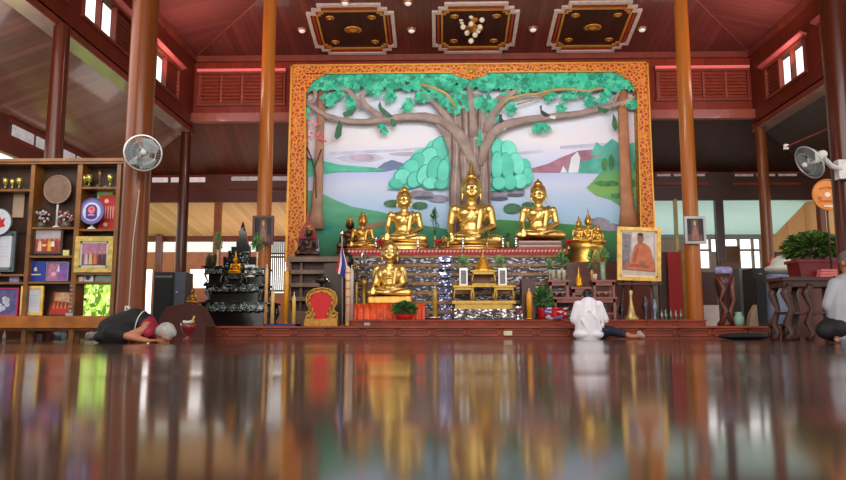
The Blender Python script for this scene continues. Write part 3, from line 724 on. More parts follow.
# bright protruding mosaic pilaster
xp0,xp1=wx(439,13.5),wx(452,13.5)
b=B()
for k in range(8): z=ZU+k*(zc-ZU)/8; b.box(xp0,xp1,ya-.07+.07*k,ya+.1+.07*k,z+.02,z+(zc-ZU)/8-.04)
obj('mosaic_pilaster',b,al,mosaic('blue_mirror_mosaic',(40,38,62),(96,92,140),(225,225,250),28,(1,.3,1.3),.5,.25))
def block(name,label,cat,px0,px1,py0,py1,Y,dep,mat,zb=None,group=None,bev=.006):
    a=P(px0,py1,Y);c=P(px1,py0,Y); z0=a.z if zb is None else zb
    return tag(obj(name,B().box(a.x,c.x,Y,Y+dep,z0,c.z),None,mat,bevel=bev),label,cat,group)
# left stepped wooden stand under the dark shrine statue
a0,a1=wx(288,13.8),wx(347,13.8)
st=thing('wooden_step_stand','grey-brown stepped wooden stand with dark red niches, left end of the altar','stand',((a0+a1)/2,13.8,ZD))
z=lambda py,Y=13.8:P(315,py,Y).z
obj('back_body',B().box(a0+.03,a1-.03,13.95,14.9,ZD,z(259)),st,M((66,26,22),.5,0,.2,4))
for py0,py1,dx,yy in ((257,262,-.02,13.72),(270,274,.05,13.75),(283,287,.05,13.75),(297,301,.02,13.72),(311,325,0,13.70)):
    obj('shelf',B().box(a0+dx,a1-dx,yy,14.9,z(py1) if py1<320 else ZD,z(py0)),st,M((112,84,62),.4,0,.35,6))
for px in (289,300,333,346): 
    x=wx(px,13.78); obj('post',B().lathe([(.035,ZD),(.025,ZD+.3),(.035,ZD+.6),(.025,z(262))],(x,13.85,0),10),st,M((112,84,62),.4,0,.35,6))
# dark stage block behind the red throne
block('dark_olive_cabinet','dark olive-brown cabinet behind the red throne back','cabinet',323,344,263,319,13.2,.45,M((58,46,34),.45,0,.3,5),ZD)
# ================= STATUES =================
def buddha(name,label,px,pyb,pyt,Y,shw,mat,spire=1.0,group=None,simple=False,u=None,rest=None,robe_full=False,vox=None,hs=1.14):
    """seated statue, right hand over the knee, left hand in the lap; shw = shoulder width in photo pixels"""
    base=P(px,pyb,Y); k=(P(px+1,pyb,Y).x-base.x)
    u=k*shw/46.0 if u is None else u
    t=thing(name,label,'statue',base,group)
    def V(x,y,z): return base+Vector((x,y,z))*u
    b=B()
    # legs

    for s in (-1,1):
        b.cap(V(s*9,7,7),V(s*26,-9,5.5),8*u,5.6*u)
        b.cap(V(s*26,-9,5.5),V(-s*6,-15,5.5 if s>0 else 8.5),5.4*u,3.8*u)
        b.cap(V(-s*6,-15,5.5 if s>0 else 8.5),V(-s*15,-15,6 if s>0 else 10),3.4*u,2.4*u)
    b.ell(V(0,2,9),(20*u,15*u,9*u))
    # torso
    b.ell(V(0,3,19),(12.2*u,8.5*u,12*u)); b.ell(V(0,2,31),(15.5*u,9*u,11*u)); b.ell(V(0,2.5,38),(18*u,7.2*u,6*u))
    b.ell(V(-7,-4,34),(6.5*u,4*u,5*u)); b.ell(V(7,-4,34),(6.5*u,4*u,5*u))
    for s in (-1,1): b.ell(V(s*17.5,2,38),(5.6*u,5.4*u,5.6*u))
    # arms
    b.cap(V(-18.5,2,38),V(-21.6,2,22),4.6*u,3.9*u); b.cap(V(-21.6,2,22),V(-22,-12,12.5),3.8*u,2.7*u)
    b.ell(V(-21.5,-15,10),(3.2*u,2.6*u,4*u)); 
    for i in range(4): b.cap(V(-23.6+i*1.5,-16.5,9),V(-23.8+i*1.5,-17.2,2.2+abs(i-1.5)*.5),.85*u,.65*u,8)
    b.cap(V(-18.8,-15,10),V(-17.6,-16,6),.9*u,.7*u,8)
    b.cap(V(18.5,2,38),V(21.6,1,21),4.6*u,3.9*u); b.cap(V(21.6,1,21),V(9,-12,13),3.8*u,2.7*u)
    b.ell(V(4,-14,12.6),(5*u,3.4*u,1.9*u))
    for i in range(4): b.cap(V(1,-16+i*1.3,13),V(-6+abs(i-1.2),-16.4+i*1.4,13),.85*u,.6*u,8)
    b.cap(V(6,-16.5,13.5),V(2.5,-18,14.6),.9*u,.7*u,8)
    # neck and head
    b.cap(V(0,2.5,40),V(0,2,51),5.4*u,4.8*u)
    hz=57.0
    us=u; u=u*hs; base0=base; V0=V
    def V(x,y,z): return base0+Vector((x,1+(y-1),46/hs+(z-46)))*u
    b.ell(V(0,1,hz),(8*u,8.6*u,10.4*u)); b.ell(V(0,-1.5,hz-5),(5.8*u,6*u,5.6*u)); b.ell(V(0,-2.6,hz-8.6),(2.7*u,2.5*u,2*u))
    b.cap(V(0,-6.6,hz+2.5),V(0,-9.0,hz-2.6),.9*u,1.35*u,8)
    for s in (-1,1):
        b.ell(V(s*3.2,-6.5,hz-3.3),(2.4*u,1.6*u,2.2*u)); b.ell(V(s*3.2,-6.8,hz+.6),(2.2*u,1.0*u,1.1*u))
        b.cap(V(s*1.2,-7.6,hz+2.6),V(s*5.4,-6.0,hz+2.2),.55*u,.4*u,8)
        b.ell(V(s*8.3,1.5,hz-.5),(1.1*u,2.2*u,4.2*u)); b.ell(V(s*8.2,1.2,hz-6.5),(1.0*u,1.4*u,4*u))
    b.cap(V(-2.1,-7.3,hz-5.7),V(2.1,-7.3,hz-5.7),.75*u,.75*u,8)
    u=us; V=V0
    if robe_full:
        b.ell(V(-12,-1,30),(6*u,8*u,10*u)); b.ell(V(12,-1,30),(6*u,8*u,10*u)); b.cap(V(-16,0,34),V(-18,-2,20),4.6*u,5.4*u); b.cap(V(16,0,34),V(18,-2,20),4.6*u,5.4*u)
    obj('body',b,t,mat,fuse=vox or max(.011,u*.62),it=3)
    # hair, crown knob and flame
    u=us*hs
    def V(x,y,z): return base0+Vector((x,1+(y-1),46/hs+(z-46)))*u
    b=B(); b.ell(V(0,2.2,hz+3.6),(8.4*u,8.6*u,8.6*u))
    if spire>0:
        b.ell(V(0,2.5,hz+11.5),(5.2*u,5.2*u,4.4*u))
        top=(pyb-pyt)*k*1.0
        zt=top/u; dz=46/hs-46
        pr=[(4.2*u,0),(3.4*u,.12),(2.5*u,.3),(1.9*u,.45),(1.2*u,.7),(.6*u,.9),(.1*u,1)]
        z0=hz+13.5+dz
        b.lathe([(r,(z0+q*(zt-z0))*u) for r,q in pr],base+Vector((0,2.5*u,0)),12)
    else: b.ell(V(0,2.5,hz+9.5),(4.4*u,4.4*u,3.4*u))
    if not simple:
        for j in range(5):
            ph=.35+j*.28; nn=int(7+12*math.sin(ph))
            for i in range(nn):
                a=2*PI*i/nn
                if math.sin(a)<-.3 and ph>1.15: continue
                b.ell(V(8.3*math.sin(ph)*math.cos(a),2.2+8.5*math.sin(ph)*math.sin(a),hz+3.6+8.5*math.cos(ph)),.85*u,u=6,v=4)
    obj('hair',b,t,mat if simple else GOLDD,True)
    u=us; V=V0
    if not simple or robe_full:
        b=B()
        b.tube([V(13,-6,42.5),V(8,-6.9,36),V(0,-7.6,29),V(-8,-6.5,24),V(-14,-1,21)],[.8*u]*5,8,flat=.8)
        b.tube([V(12,-3,43),V(9,-8.0,36),V(7.6,-7.6,28),V(6.5,-7.5,20),V(6,-9,14)],[2.2*u,2.5*u,2.5*u,2.4*u,2.2*u],8,flat=.35)
        if robe_full:
            for j in range(4): b.tube([V(-12+j,-8.5+j*.3,38-j*4),V(-4,-9.8,30-j*4.2),V(6,-9.8,30-j*4),V(15-j,-8,37-j*4)],.6*u,6)
        obj('robe_sash',b,t,mat,True)
        b=B()
        for s in (-1,1): b.tube([V(s*31,-10,7),V(s*18,-17,10.5),V(0,-19.5,8.6)],.55*u,6)
        obj('robe_hem',b,t,mat,True)
    if rest:
        zb=rest; b=B(); r=32*u
        prof=[(r*1.02,zb-base.z),(r*1.06,(zb-base.z)*.8),(r*.95,(zb-base.z)*.6),(r*.95,(zb-base.z)*.4),(r*1.05,(zb-base.z)*.2),(r*1.0,.01*u)]
        b.lathe([(q[0],q[1]) for q in prof],base+Vector((0,-3*u,0)),32)
        for v in b.bm.verts: v.co.y=base.y-3*u+(v.co.y-(base.y-3*u))*.5
        obj('pedestal',b,t,mat,True)
    return t
ztop=zt_+.02
buddha('seated_buddha_statue','largest golden seated Buddha with a tall pointed crown, in the middle before the tree',472,247,157,14.78,46,GOLD,rest=ztop+.002)
buddha('seated_buddha_statue','medium golden seated Buddha left of the largest one',404,244,184,14.7,35,GOLD,rest=ztop+.002)
tr=buddha('seated_buddha_statue','medium golden seated Buddha right of the largest one, on a brown plinth',539.5,240.5,177,14.6,37,GOLD)
a=P(517,248,14.35);c=P(562,240.5,14.35)
b=B().box(a.x,c.x,14.3,14.95,ztop,c.z); o=tag(obj('statue_plinth',b,None,M((112,58,44),.35,0,.3,5),bevel=.01),'brown rectangular plinth with a pale moulding under the right Buddha','plinth')
b=B(); 
for y0,y1 in ((a.z+.02,a.z+.045),(c.z-.045,c.z-.02)): b.box(a.x+.04,c.x-.04,14.285,14.3,y0,y1)
obj('moulding',b,o,M((190,160,150),.4))
# front statue on its red-clothed table
buddha('front_buddha_statue','golden smooth-headed seated figure at the front on a red-draped table',389.5,297,242,13.2,31,GOLD,spire=0,robe_full=True,simple=True,u=(P(390,297,13.2).x-P(389,297,13.2).x)*.73,hs=1.32)
a=P(366,304.5,12.95);c=P(413,297,12.95); zf=P(389,304,12.86).z
obj_=tag(obj('statue_base_slab',B().box(a.x+.02,c.x-.02,12.93,13.48,zf,P(389,297.5,13.2).z+.01),None,GOLDD,bevel=.03),'golden low slab under the front seated figure','base')
a=P(354,320,12.85);c=P(425,304,12.85)
tb=thing('draped_offering_table','low table draped in shiny orange-red cloth under the front golden figure','table',((a.x+c.x)/2,12.85,ZU))
obj('table_body',B().box(a.x+.04,c.x-.04,12.89,13.5,ZU,zf-.012),tb,DAIS)
b=B(); n=60; pts=[]
for i in range(n+1):
    x=a.x+(c.x-a.x)*i/n; pts.append((x,12.86+.018*math.sin(i*1.15)+.01*math.sin(i*2.7)))
vt=[b.bm.verts.new((x,y,zf)) for x,y in pts]; vb=[b.bm.verts.new((x,y-.01,ZU+.01)) for x,y in pts]
vk=[b.bm.verts.new((x,13.52,zf)) for x,y in pts]
for i in range(n): b._f([vt[i],vt[i+1],vb[i+1],vb[i]]); b._f([vt[i],vk[i],vk[i+1],vt[i+1]])
obj('cloth',b,tb,M((214,74,20),.45,0,.45,7),True)
# small bronze pair at left of altar
buddha('small_bronze_statue','small gilt-bronze seated figure, left of the left medium Buddha',362.5,248.6,212,14.5,22,GOLDD,rest=ztop+.002)
buddha('small_bronze_statue','small dark bronze seated figure, half behind the gilt one at the left',349.5,248.6,218,14.9,19,M((96,58,36),.35,.8,.3,9),rest=ztop+.002)
# dark shrine statue at far left with red flame halo
buddha('dark_shrine_statue','dark seated figure wearing red, on the stepped stand at the left end of the altar',308,256,228,14.0,19,M((74,50,46),.35,.5,.3,9),rest=z(257))
c0=P(307,240,14.25)
fl=thing('flame_halo','dark red pointed halo panel with gold edges standing behind the dark seated figure','halo',(c0.x,14.3,z(257)))
def fp(x,y): q=P(x,y,14.3); return (q.x,q.z)
obj('halo_panel',B().prism([fp(*q) for q in ((296,260),(296,243),(300,234),(303,226),(306,222),(308,208),(310,222),(314,226),(317,236),(319,245),(319,260))],14.28,14.33),fl,M((150,26,30),.45,0,.3,9))
obj('gold_flag',B().prism([fp(*q) for q in ((296,240),(300,246),(301,254),(296,254))],14.2,14.23),fl,M((214,150,40),.4))
obj('white_flag',B().prism([fp(*q) for q in ((316,240),(319,240),(320,253),(316,253))],14.2,14.23),fl,M((190,196,220),.5))
# right gold group
G=M((222,176,84),.38,.9,.25,12)
buddha('gold_guardian_statue','small gold seated figure in the cluster at the right end, the lower left one',579.5,242,215,14.5,14,G)
buddha('gold_guardian_statue','gold seated figure with a tall slim crown in the cluster at the right end',589,243,206,14.75,17,G)
buddha('gold_guardian_statue','gold kneeling figure at the right side of the right-end cluster',598.5,243,224,14.5,11,G)
c0=P(588,262,14.6); gz=P(588,242.5,14.4).z
b=B()
prof=[(.44,ztop-.06),(.42,ztop+.02),(.36,ztop+.06),(.38,ztop+.12)]
zz0=P(588,262,14.4).z; prof=[(.42,zz0-.015),(.42,zz0),(.36,zz0+.05),(.38,zz0+.12),(.30,zz0+.2),(.33,zz0+.28),(.36,gz)]
b.lathe(prof,(c0.x,14.65,0),24); tag(obj('gold_pedestal',b,None,G,True),'gold stepped pedestal carrying the cluster of gold figures at the right','pedestal')
b=B().box(wx(566,14.3),wx(618,14.3),14.2,15.3,ZU,zz0-.02); tag(obj('side_altar_block',b,None,M((90,44,30),.4,0,.3,4)),'dark wooden block under the gold pedestal, right end of the altar','block')
# ================= SMALL THINGS ON THE ALTAR =================
def lat(name,label,cat,px,pyb,pyt,Y,prof,mat,group=None,seg=16,smooth=True,zb=None):
    """turned object: prof = (radius in photo px, height fraction)"""
    a=P(px,pyb,Y); c=P(px,pyt,Y); k=P(px+1,pyb,Y).x-a.x; z0=a.z if zb is None else zb; h=c.z-z0
    b=B().lathe([(max(r*k,.0005),z0+q*h) for r,q in prof],(a.x,Y,0),seg)
    return tag(obj(name,b,None,mat,smooth),label,cat,group)
def part(nm,t,b,mat=None,s=False): return obj(nm,b,t,mat,s)
def leafy(b,c,r,n,size,mats,up=.3):
    c=Vector(c)
    for k in range(n):
        a=random.uniform(0,2*PI); e=random.uniform(-.35,1)*PI/2
        d=Vector((math.cos(a)*math.cos(e)*r[0],math.sin(a)*math.cos(e)*r[1],math.sin(e)*r[2]))
        p=c+d*random.uniform(.2,.75); q=c+d*random.uniform(.85,1.1)
        s=Vector((random.uniform(-1,1),random.uniform(-1,1),random.uniform(-.5,.5))).normalized()*size
        b.use(random.choice(mats)); m_=(p+q)/2+s*.0+Vector((0,0,size*up))
        b.face([p,m_-s*.5,q]); b.face([p,q,m_+s*.5])
def vase_plant(label,px,pyb,pym,pyt,Y,rx,vprof,vmat,leafm,group=None,n=90,cat='vase',name='vase_of_greenery',zb=None,bl=None):
    a=P(px,pyb,Y); m_=P(px,pym,Y); c=P(px,pyt,Y); k=P(px+1,pyb,Y).x-a.x; z0=a.z if zb is None else zb
    t=thing(name,label,cat,(a.x,Y,z0),group)
    part('vase',t,B().lathe([(r*k,z0+q*(m_.z-z0)) for r,q in vprof],(a.x,Y,0),14),vmat,True)
    b=B(); leafy(b,(a.x,Y,m_.z+(c.z-m_.z)*.35),(rx*k,rx*k*.8,(c.z-m_.z)*.62),n,.035 if bl is None else bl,leafm); part('leaves',t,b)
    b=B()
    for i in range(5): b.tube([(a.x,Y,m_.z-.03),(a.x+random.uniform(-.4,.4)*rx*k,Y,m_.z+(c.z-m_.z)*.5)],.006,5)
    part('stems',t,b,DGREEN); return t
VP=[(1.6,0),(1.8,.05),(1.0,.15),(1.6,.5),(2.0,.8),(1.3,.92),(1.8,1)]
GL=[GREEN,GREEN2,DGREEN]; PGL=[GREEN2,M((150,180,130),.5),M((90,140,80),.5)]
# greenery standing on the altar top
zt0=ztop
vase_plant('tall slim vase of green stems between the left medium and largest Buddhas',435,247,236,205,14.45,6,VP,M((150,140,90),.3,.5),[GREEN,DGREEN],n=60)
vase_plant('clump of green leaves in a small vase before the largest Buddha, right side',487,247,242,229,14.28,7,VP,GOLDD,[GREEN,DGREEN],n=70)
vase_plant('small vase of dark leaves left of the largest Buddha',448,247,242,232,14.3,5,VP,GOLDD,[DGREEN,GREEN],n=50)
vase_plant('small vase with leaves right of the largest Buddha, near the right plinth',508,247,242,232,14.3,5,VP,GOLDD,[DGREEN,GREEN],n=40)
FL=[(2.5,0),(2.5,.06),(.8,.12),(.9,.4),(1.6,.55),(.9,.68),(.8,.85),(2.2,1)]
for i,(px,lb) in enumerate(((376,'silver finial stand at the left knee of the left Buddha'),(418,'silver finial stand right of the left Buddha'),(463,'silver finial stand before the largest Buddha'),(503,'silver finial stand right of the largest Buddha'),(516,'silver finial stand at the left edge of the right plinth'))):
    lat('finial_stand',lb,'stand',px,249,238,14.22,FL,SILVER,'silver finial stands on the altar top',zb=ztop)
def bouquet(px,py,Y,label):
    a=P(px,py,Y); t=thing('flower_bouquet',label,'flowers',(a.x,Y,ztop),'red bouquets on the altar top')
    part('holder',t,B().lathe([(.03,ztop),(.02,ztop+.04),(.03,ztop+.07)],(a.x,Y,0),10),GOLDD)
    b=B()
    for k in range(10): b.ell((a.x+random.uniform(-.06,.06),Y+random.uniform(-.05,.03),ztop+.1+random.uniform(0,.08)),.03,u=7,v=5)
    part('red_blooms',t,b,M((170,20,28),.6,0,.3,20),True)
bouquet(437,250,14.2,'small red bouquet between the left and largest Buddhas'); bouquet(569,250,14.2,'small red bouquet right of the right Buddha')
bouquet(380,250,14.2,'small red bouquet below the left Buddha')
# busabok: golden tiered offering table set
Yb=12.95
t=thing('golden_offering_table_set','gold-coloured tiered wooden offering table set with a small spired shrine on top','offering table',(wx(484,Yb),Yb,ZU))
bz=lambda py:P(484,py,Yb).z
def bx(b,x0,x1,y0,y1,d0,d1): return b.box(wx(x0,Yb),wx(x1,Yb),Yb+d0,Yb+d1,bz(y1),bz(y0))
part('base_board',t,bx(bx(B(),452,515,301,304,-.14,.42),455,512,304,309,-.1,.4),OLIVE)
def legs(nm,x0,x1,yt,yb,d1=.3,w=2.2):
    for x in (x0,x1-w):
        for d in (0,d1):
            a=wx(x,Yb);c=wx(x+w,Yb)
            b=B(); zz=(bz(yt),bz(yb)); b.tube([(( a+c)/2,Yb+d,zz[0]),((a+c)/2+(-.02 if x==x0 else .02),Yb+d,(zz[0]*.4+zz[1]*.6)),((a+c)/2,Yb+d,zz[1])],[(c-a)*.5,(c-a)*.42,(c-a)*.6],8); part('leg',t,b,OLIVE,True)
for x0,x1,lab in ((454,474,'l'),(494,514,'r')):
    part('side_top',t,bx(bx(B(),x0-1,x1+1,285.5,287.5,-.05,.36),x0+.5,x1-.5,287.5,290,-.02,.33),OLIVE); legs('leg',x0,x1,289,301)
part('upper_top',t,bx(bx(B(),472,496,283.5,285,-.02,.34),474,494,285,287,0,.32),OLIVE); legs('leg',471,497,286,302,.25,2.6)
part('back_board',t,bx(B(),475,493,274,284,.3,.33),M((120,72,40),.5,0,.2,6))
part('high_top',t,bx(bx(B(),471,497,270,271.5,.02,.34),473,495,271.5,274,.04,.32),OLIVE); legs('leg',472.5,495.5,273,284,.25)
k=P(485,270,Yb).x-P(484,270,Yb).x; b=B(); z0,z1=bz(270),bz(248)
prof=[(9.5,0),(9.5,.05),(8,.08),(8.5,.2),(6,.25),(6.6,.38),(4,.44),(4.4,.52),(2,.6),(1.2,.72),(.5,.88),(.1,1)]
b.lathe([(r*k,z0+q*(z1-z0)) for r,q in prof],(wx(484,Yb),Yb+.18,0),8); part('spired_roof',t,b,M((214,156,50),.3,.8,.2,14))
# mosaic plinth under it
a0_,a1_=wx(454,12.85),wx(522,12.85)
pl=thing('mosaic_plinth','low bright mirror-mosaic plinth under the gold table set','plinth',((a0_+a1_)/2,12.8,ZU))
part('mosaic_body',pl,B().box(a0_,a1_,12.78,13.5,ZU+.03,bz(309.2)),MOSL); part('dark_foot',pl,B().box(a0_-.02,a1_+.02,12.76,13.52,ZU,ZU+.035),MOS)
# framed white candle-cards on the side tables
for px,lb in ((463.5,'small white framed card on the left arm of the gold table set'),(502.5,'small white framed card on the right arm of the gold table set')):
    a=P(px-4,285.5,Yb+.12);c=P(px+4,268,Yb+.12); t=thing('card_stand',lb,'card',((a.x+c.x)/2,Yb+.12,a.z),'framed cards on the gold table set')
    part('frame',t,B().box(a.x,c.x,Yb+.11,Yb+.15,a.z,c.z),M((226,222,215),.3,.2)); part('card',t,B().box(a.x+.025,c.x-.025,Yb+.10,Yb+.112,a.z+.03,c.z-.045),M((110,104,112),.4,0,.4,40))
for px,lb,r in ((463,'pale green bunch of leaves behind the left card of the gold table set',8),(500,'pale green bunch of leaves behind the right card of the gold table set',8)):
    vase_plant(lb,px,281,270,254,Yb+.28,r,VP,SILVER,PGL,'leaf bunches behind the gold table set',n=110)
# candles
def candle(px,pyb,pyt,Y,r,label,col,zb,tip=True,group='candles on the dais',base=True):
    a=P(px,pyb,Y);k=P(px+1,pyb,Y).x-a.x; zt=P(px,pyt,Y).z
    t=thing('altar_candle',label,'candle',(a.x,Y,zb),group)
    m_=M(col,.4,0,.08,4,coat=.3)
    wx_=part('wax',t,B().lathe([(r*k,zb+.02),(r*k,zt-.06),(r*k*.75,zt-.03),(r*k*.3,zt)],(a.x,Y,0),14),m_,True)
    if base: part('dish',t,B().lathe([(r*k*1.5,zb),(r*k*1.9,zb+.012),(r*k*2.0,zb+.03),(r*k*1.2,zb+.022)],(a.x,Y,0),16),GOLDD,True)
    if tip: part('wick',wx_,B().tube([(a.x,Y,zt-.01),(a.x,Y,zt+.05)],.008,6),M((230,220,200),.4))
    return t
candle(266,304,267,12.55,1.7,'tall pale candle just left of the yellow candles, beside the black altar tables',(222,170,110),ZD)
candle(272.2,323,291,12.35,1.9,'short cream candle left of the thickest yellow candle',(224,186,110),ZD)
candle(285.5,323,270,12.4,2.5,'tallest thick yellow candle with a white tip, left of the red throne back',(216,150,24),ZD)
candle(293.5,323,295,12.3,1.9,'short cream-yellow candle right of the tallest yellow candle',(222,180,90),ZD)
candle(435,318,288,12.75,2.4,'olive-gold candle between the front statue and the gold table set',(176,136,50),ZU)
candle(529.5,317,291,12.75,2.9,'short thick orange-yellow candle right of the gold table set',(222,150,20),ZU)
tcb=candle(347.5,319,266,12.6,2.5,'tall white and orange spiral-banded candle beside the flag',(226,190,150),ZD,False)
candle(351,319,268,12.8,2.2,'thin pale candle just right of the banded candle by the flag',(200,190,190),ZD)
b=B(); a=tcb.location; rr_=(P(348,300,12.6).x-P(347,300,12.6).x)*2.56
for k_ in range(6):
    z1_=P(347,272+k_*8,12.6).z; b.lathe([(rr_,z1_-.03),(rr_,z1_)],(a.x,12.6,0),14)
part('orange_bands',tcb.children[0],b,M((206,110,60),.4))
# blue tray
a=P(264,325,12.2);c=P(297,322,12.2)
t=tag(obj('blue_tray',B().box(a.x,c.x,12.18,12.55,ZD,ZD+.022).box(a.x,c.x,12.17,12.2,ZD,ZD+.04).box(a.x,a.x+.02,12.17,12.55,ZD,ZD+.04).box(c.x-.02,c.x,12.17,12.55,ZD,ZD+.04),None,M((26,34,110),.4)),'shallow dark blue tray under the candles on the left of the dais','tray')
lat('candle_dish','silver dish under the olive-gold candle','dish',434,320,317,12.75,[(5,0),(8,.5),(9,1),(4,.9)],SILVER,zb=ZU-.0)
lat('silver_goblet','silver goblet at the right end of the mosaic plinth','goblet',518,319.5,305,12.62,[(3,0),(3,.06),(1,.14),(.9,.4),(2.2,.55),(4,.75),(4.3,1),(3.9,.98)],SILVER,zb=ZU)
block('niche_box','narrow dark red-brown niche box behind the orange-yellow candle','box',522,535,279,319,12.95,.3,M((66,24,18),.4,0,.2,6),ZU)
# orange banding as part of the banded candle drawn with its own rings
# flag
Yf=12.85; a=P(342.5,319,Yf)
t=thing('national_flag','red, white and blue striped flag hanging from a short pole, left of the front statue','flag',(a.x,Yf,ZD))
part('pole',t,B().tube([(a.x,Yf,ZD),(P(342,236,Yf).x,Yf,P(342,236,Yf).z)],.012,8),M((170,160,150),.3,.5))
part('pole_tip',t,B().ell((P(342,234,Yf).x,Yf,P(342,233,Yf).z),(.03,.03,.05)),SILVER,True)
part('base',t,B().lathe([(.07,ZD),(.07,ZD+.02),(.03,ZD+.05)],(a.x,Yf,0),16),GOLDD)
# cloth hangs from the hoist in a narrow wedge; stripes run along its length
top_l=P(341.2,246,Yf); top_r=P(343,246,Yf)
def fpnt(u,v): # u across stripes 0..1, v down 0..1
    xl_=341.5-5.5*v; xr_=342.8+ (6 if v<.6 else 6-(v-.6)*3)*min(1,v*1.6); yl=247+25*v; yr=247+33*v
    q=P(xl_+(xr_-xl_)*u,yl+(yr-yl)*u,Yf); return Vector((q.x,Yf-.03-.025*math.sin(u*9+v*3),q.z))
FR=M((196,30,44),.6);FW=M((225,225,232),.6);FB=M((46,48,140),.6); b=B()
for s0,s1,m_ in ((0,.17,FR),(.17,.34,FW),(.34,.78,FB),(.78,.9,FW),(.9,1,FR)):
    b.use(m_)
    for i in range(10):
        v0,v1=i/10,(i+1)/10
        for j in range(2):
            u0=s0+(s1-s0)*j/2;u1=s0+(s1-s0)*(j+1)/2
            b.face([fpnt(u0,v0),fpnt(u1,v0),fpnt(u1,v1),fpnt(u0,v1)])
part('flag_cloth',t,b)
# red throne back
Yt=12.45; tz=lambda x,y:(P(x,y,Yt).x,P(x,y,Yt).z)
t=thing('red_throne_back','ornate carved gold throne back with a bright red padded panel','throne',(P(322,324,Yt).x,Yt,ZD))
def mir(pts,cx=321.6): return pts+[(2*cx-x,y) for x,y in pts[::-1]]
inner=mir([(321.6,292),(316,293),(311.5,296.5),(310,301),(312,307),(315,312),(315.5,318),(314.5,319.5)])[1:-0 or None]
outer=mir([(321.6,288),(314,289.5),(309,292.5),(306.5,298),(307,304),(310,309),(308,313),(306,318),(307,322)])
part('red_padding',t,B().prism([tz(*q) for q in inner],Yt-.05,Yt+.02),M((206,4,8),.55,0,.06,4))
part('gold_back_frame',t,B().prism([tz(*q) for q in outer],Yt,Yt+.07),M((160,118,50),.4,.7,.35,20))
b=B(); ol=[tz(*q) for q in outer]
for i in range(len(ol)-1):
    n_=5
    for j in range(n_):
        x=ol[i][0]+(ol[i+1][0]-ol[i][0])*j/n_; zq=ol[i][1]+(ol[i+1][1]-ol[i][1])*j/n_; b.ell((x,Yt-.01,zq),(.022,.025,.022),u=7,v=5)
il=[tz(*q) for q in inner]
for p_,q_ in zip(il,il[1:]): b.tube([(p_[0],Yt-.06,p_[1]),(q_[0],Yt-.06,q_[1])],.011,6)
part('carved_edge',t,b,M((196,150,76),.35,.8,.3,20),True)
b=B()
for s in (-1,1):
    pts=[]
    for j in range(14):
        an=j*.5; r=.07*(1-j/16); q=tz(321.6+s*12.5,315); pts.append((q[0]+s*r*math.cos(an),Yt-.03,q[1]+r*math.sin(an)))
    b.tube(pts,.014,6); part('scroll',t,b,M((196,150,76),.35,.8,.3,20),True); b=B()
a=tz(305,324);c=tz(338,319.5); part('base_rail',t,B().box(a[0],c[0],Yt-.1,Yt+.12,ZD,c[1]),M((170,124,56),.4,.7,.3,20))
a=P(321.5,287,12.9)
t=thing('winged_ornament','small dark stand with two silver wings above the red throne back','ornament',(a.x,12.9,ZD))
part('stand',t,B().lathe([(.12,ZD),(.1,ZD+.05),(.03,ZD+.1),(.025,P(321,284,12.9).z),(.16,P(321,281,12.9).z),(.02,P(321,275,12.9).z)],(a.x,12.9,0),14),M((34,30,28),.3,.3),True)
b=B()
for s in (-1,1): b.ell(P(321.5+s*5,280,12.85),(.07,.02,.03),Euler((0,s*.6,0)))
part('wings',t,b,SILVER,True)
# silver tree
Yk=13.36; a=P(364,303,Yk)
t=thing('silver_tinsel_tree','small sparkling silver tree ornament on a gold-brown stand, left of the front statue','ornament',(a.x,Yk,zf))
part('stand',t,B().lathe([(.08,zf),(.07,zf+.03),(.04,zf+.06),(.05,P(366,285,Yk).z),(.09,P(366,283,Yk).z),(.03,P(366,278,Yk).z)],(a.x,Yk,0),12),OLIVE,True)
b=B(); leafy(b,P(364,270,Yk),(.16,.12,.32),130,.04,[SILVER,M((120,110,84),.3,.8),M((190,190,190),.2,.9)]); part('tinsel',t,b)
t=vase_plant('olive leafy sprig ornament behind the flag and tinsel tree',356.5,303,282,262,13.36,5,VP,OLIVE,[OLIVE,M((120,104,60),.4,.4)],n=80,zb=zf)
# potted plants in front
def bowl_plant(label,px,pyb,pym,pyt,Y,rx,rb,bmat,leafm,zb,n=150,band=None,name='potted_plant',size=.045):
    a=P(px,pyb,Y);k=P(px+1,pyb,Y).x-a.x;m_=P(px,pym,Y).z;c=P(px,pyt,Y).z
    t=thing(name,label,'plant',(a.x,Y,zb))
    part('bowl',t,B().lathe([(rb*k*.75,zb),(rb*k,zb+(m_-zb)*.35),(rb*k,zb+(m_-zb)*.8),(rb*k*1.06,m_),(rb*k*.9,m_),(rb*k*.85,m_-.03)],(a.x,Y,0),22),bmat,True)
    if band: part('shiny_band',t.children[0],B().lathe([(rb*k*1.03,zb+(m_-zb)*.35),(rb*k*1.05,zb+(m_-zb)*.55),(rb*k*1.03,zb+(m_-zb)*.75)],(a.x,Y,0),22),band,False)
    b=B(); leafy(b,(a.x,Y,m_+(c-m_)*.35),(rx*k,rx*k*.8,(c-m_)*.68),n,size,leafm); part('leaves',t,b)
    b=B()
    for i in range(6): b.tube([(a.x,Y,m_-.02),(a.x+random.uniform(-.5,.5)*rx*k,Y,m_+(c-m_)*.5)],.007,5)
    part('stems',t,b,DGREEN)
bowl_plant('low bushy green plant in a red bowl in front of the front golden statue',404.5,320,315,301,12.66,15,8.5,RED,[GREEN,DGREEN,M((86,128,70),.5,0,.3,12)],ZU,300,size=.055)
bowl_plant('leafy green plant in a red bowl with a sparkling band, near the white-shirted worshipper',544,318,308,286,12.92,12,6,RED,[GREEN,DGREEN,M((86,128,70),.5,0,.3,12)],ZU,240)
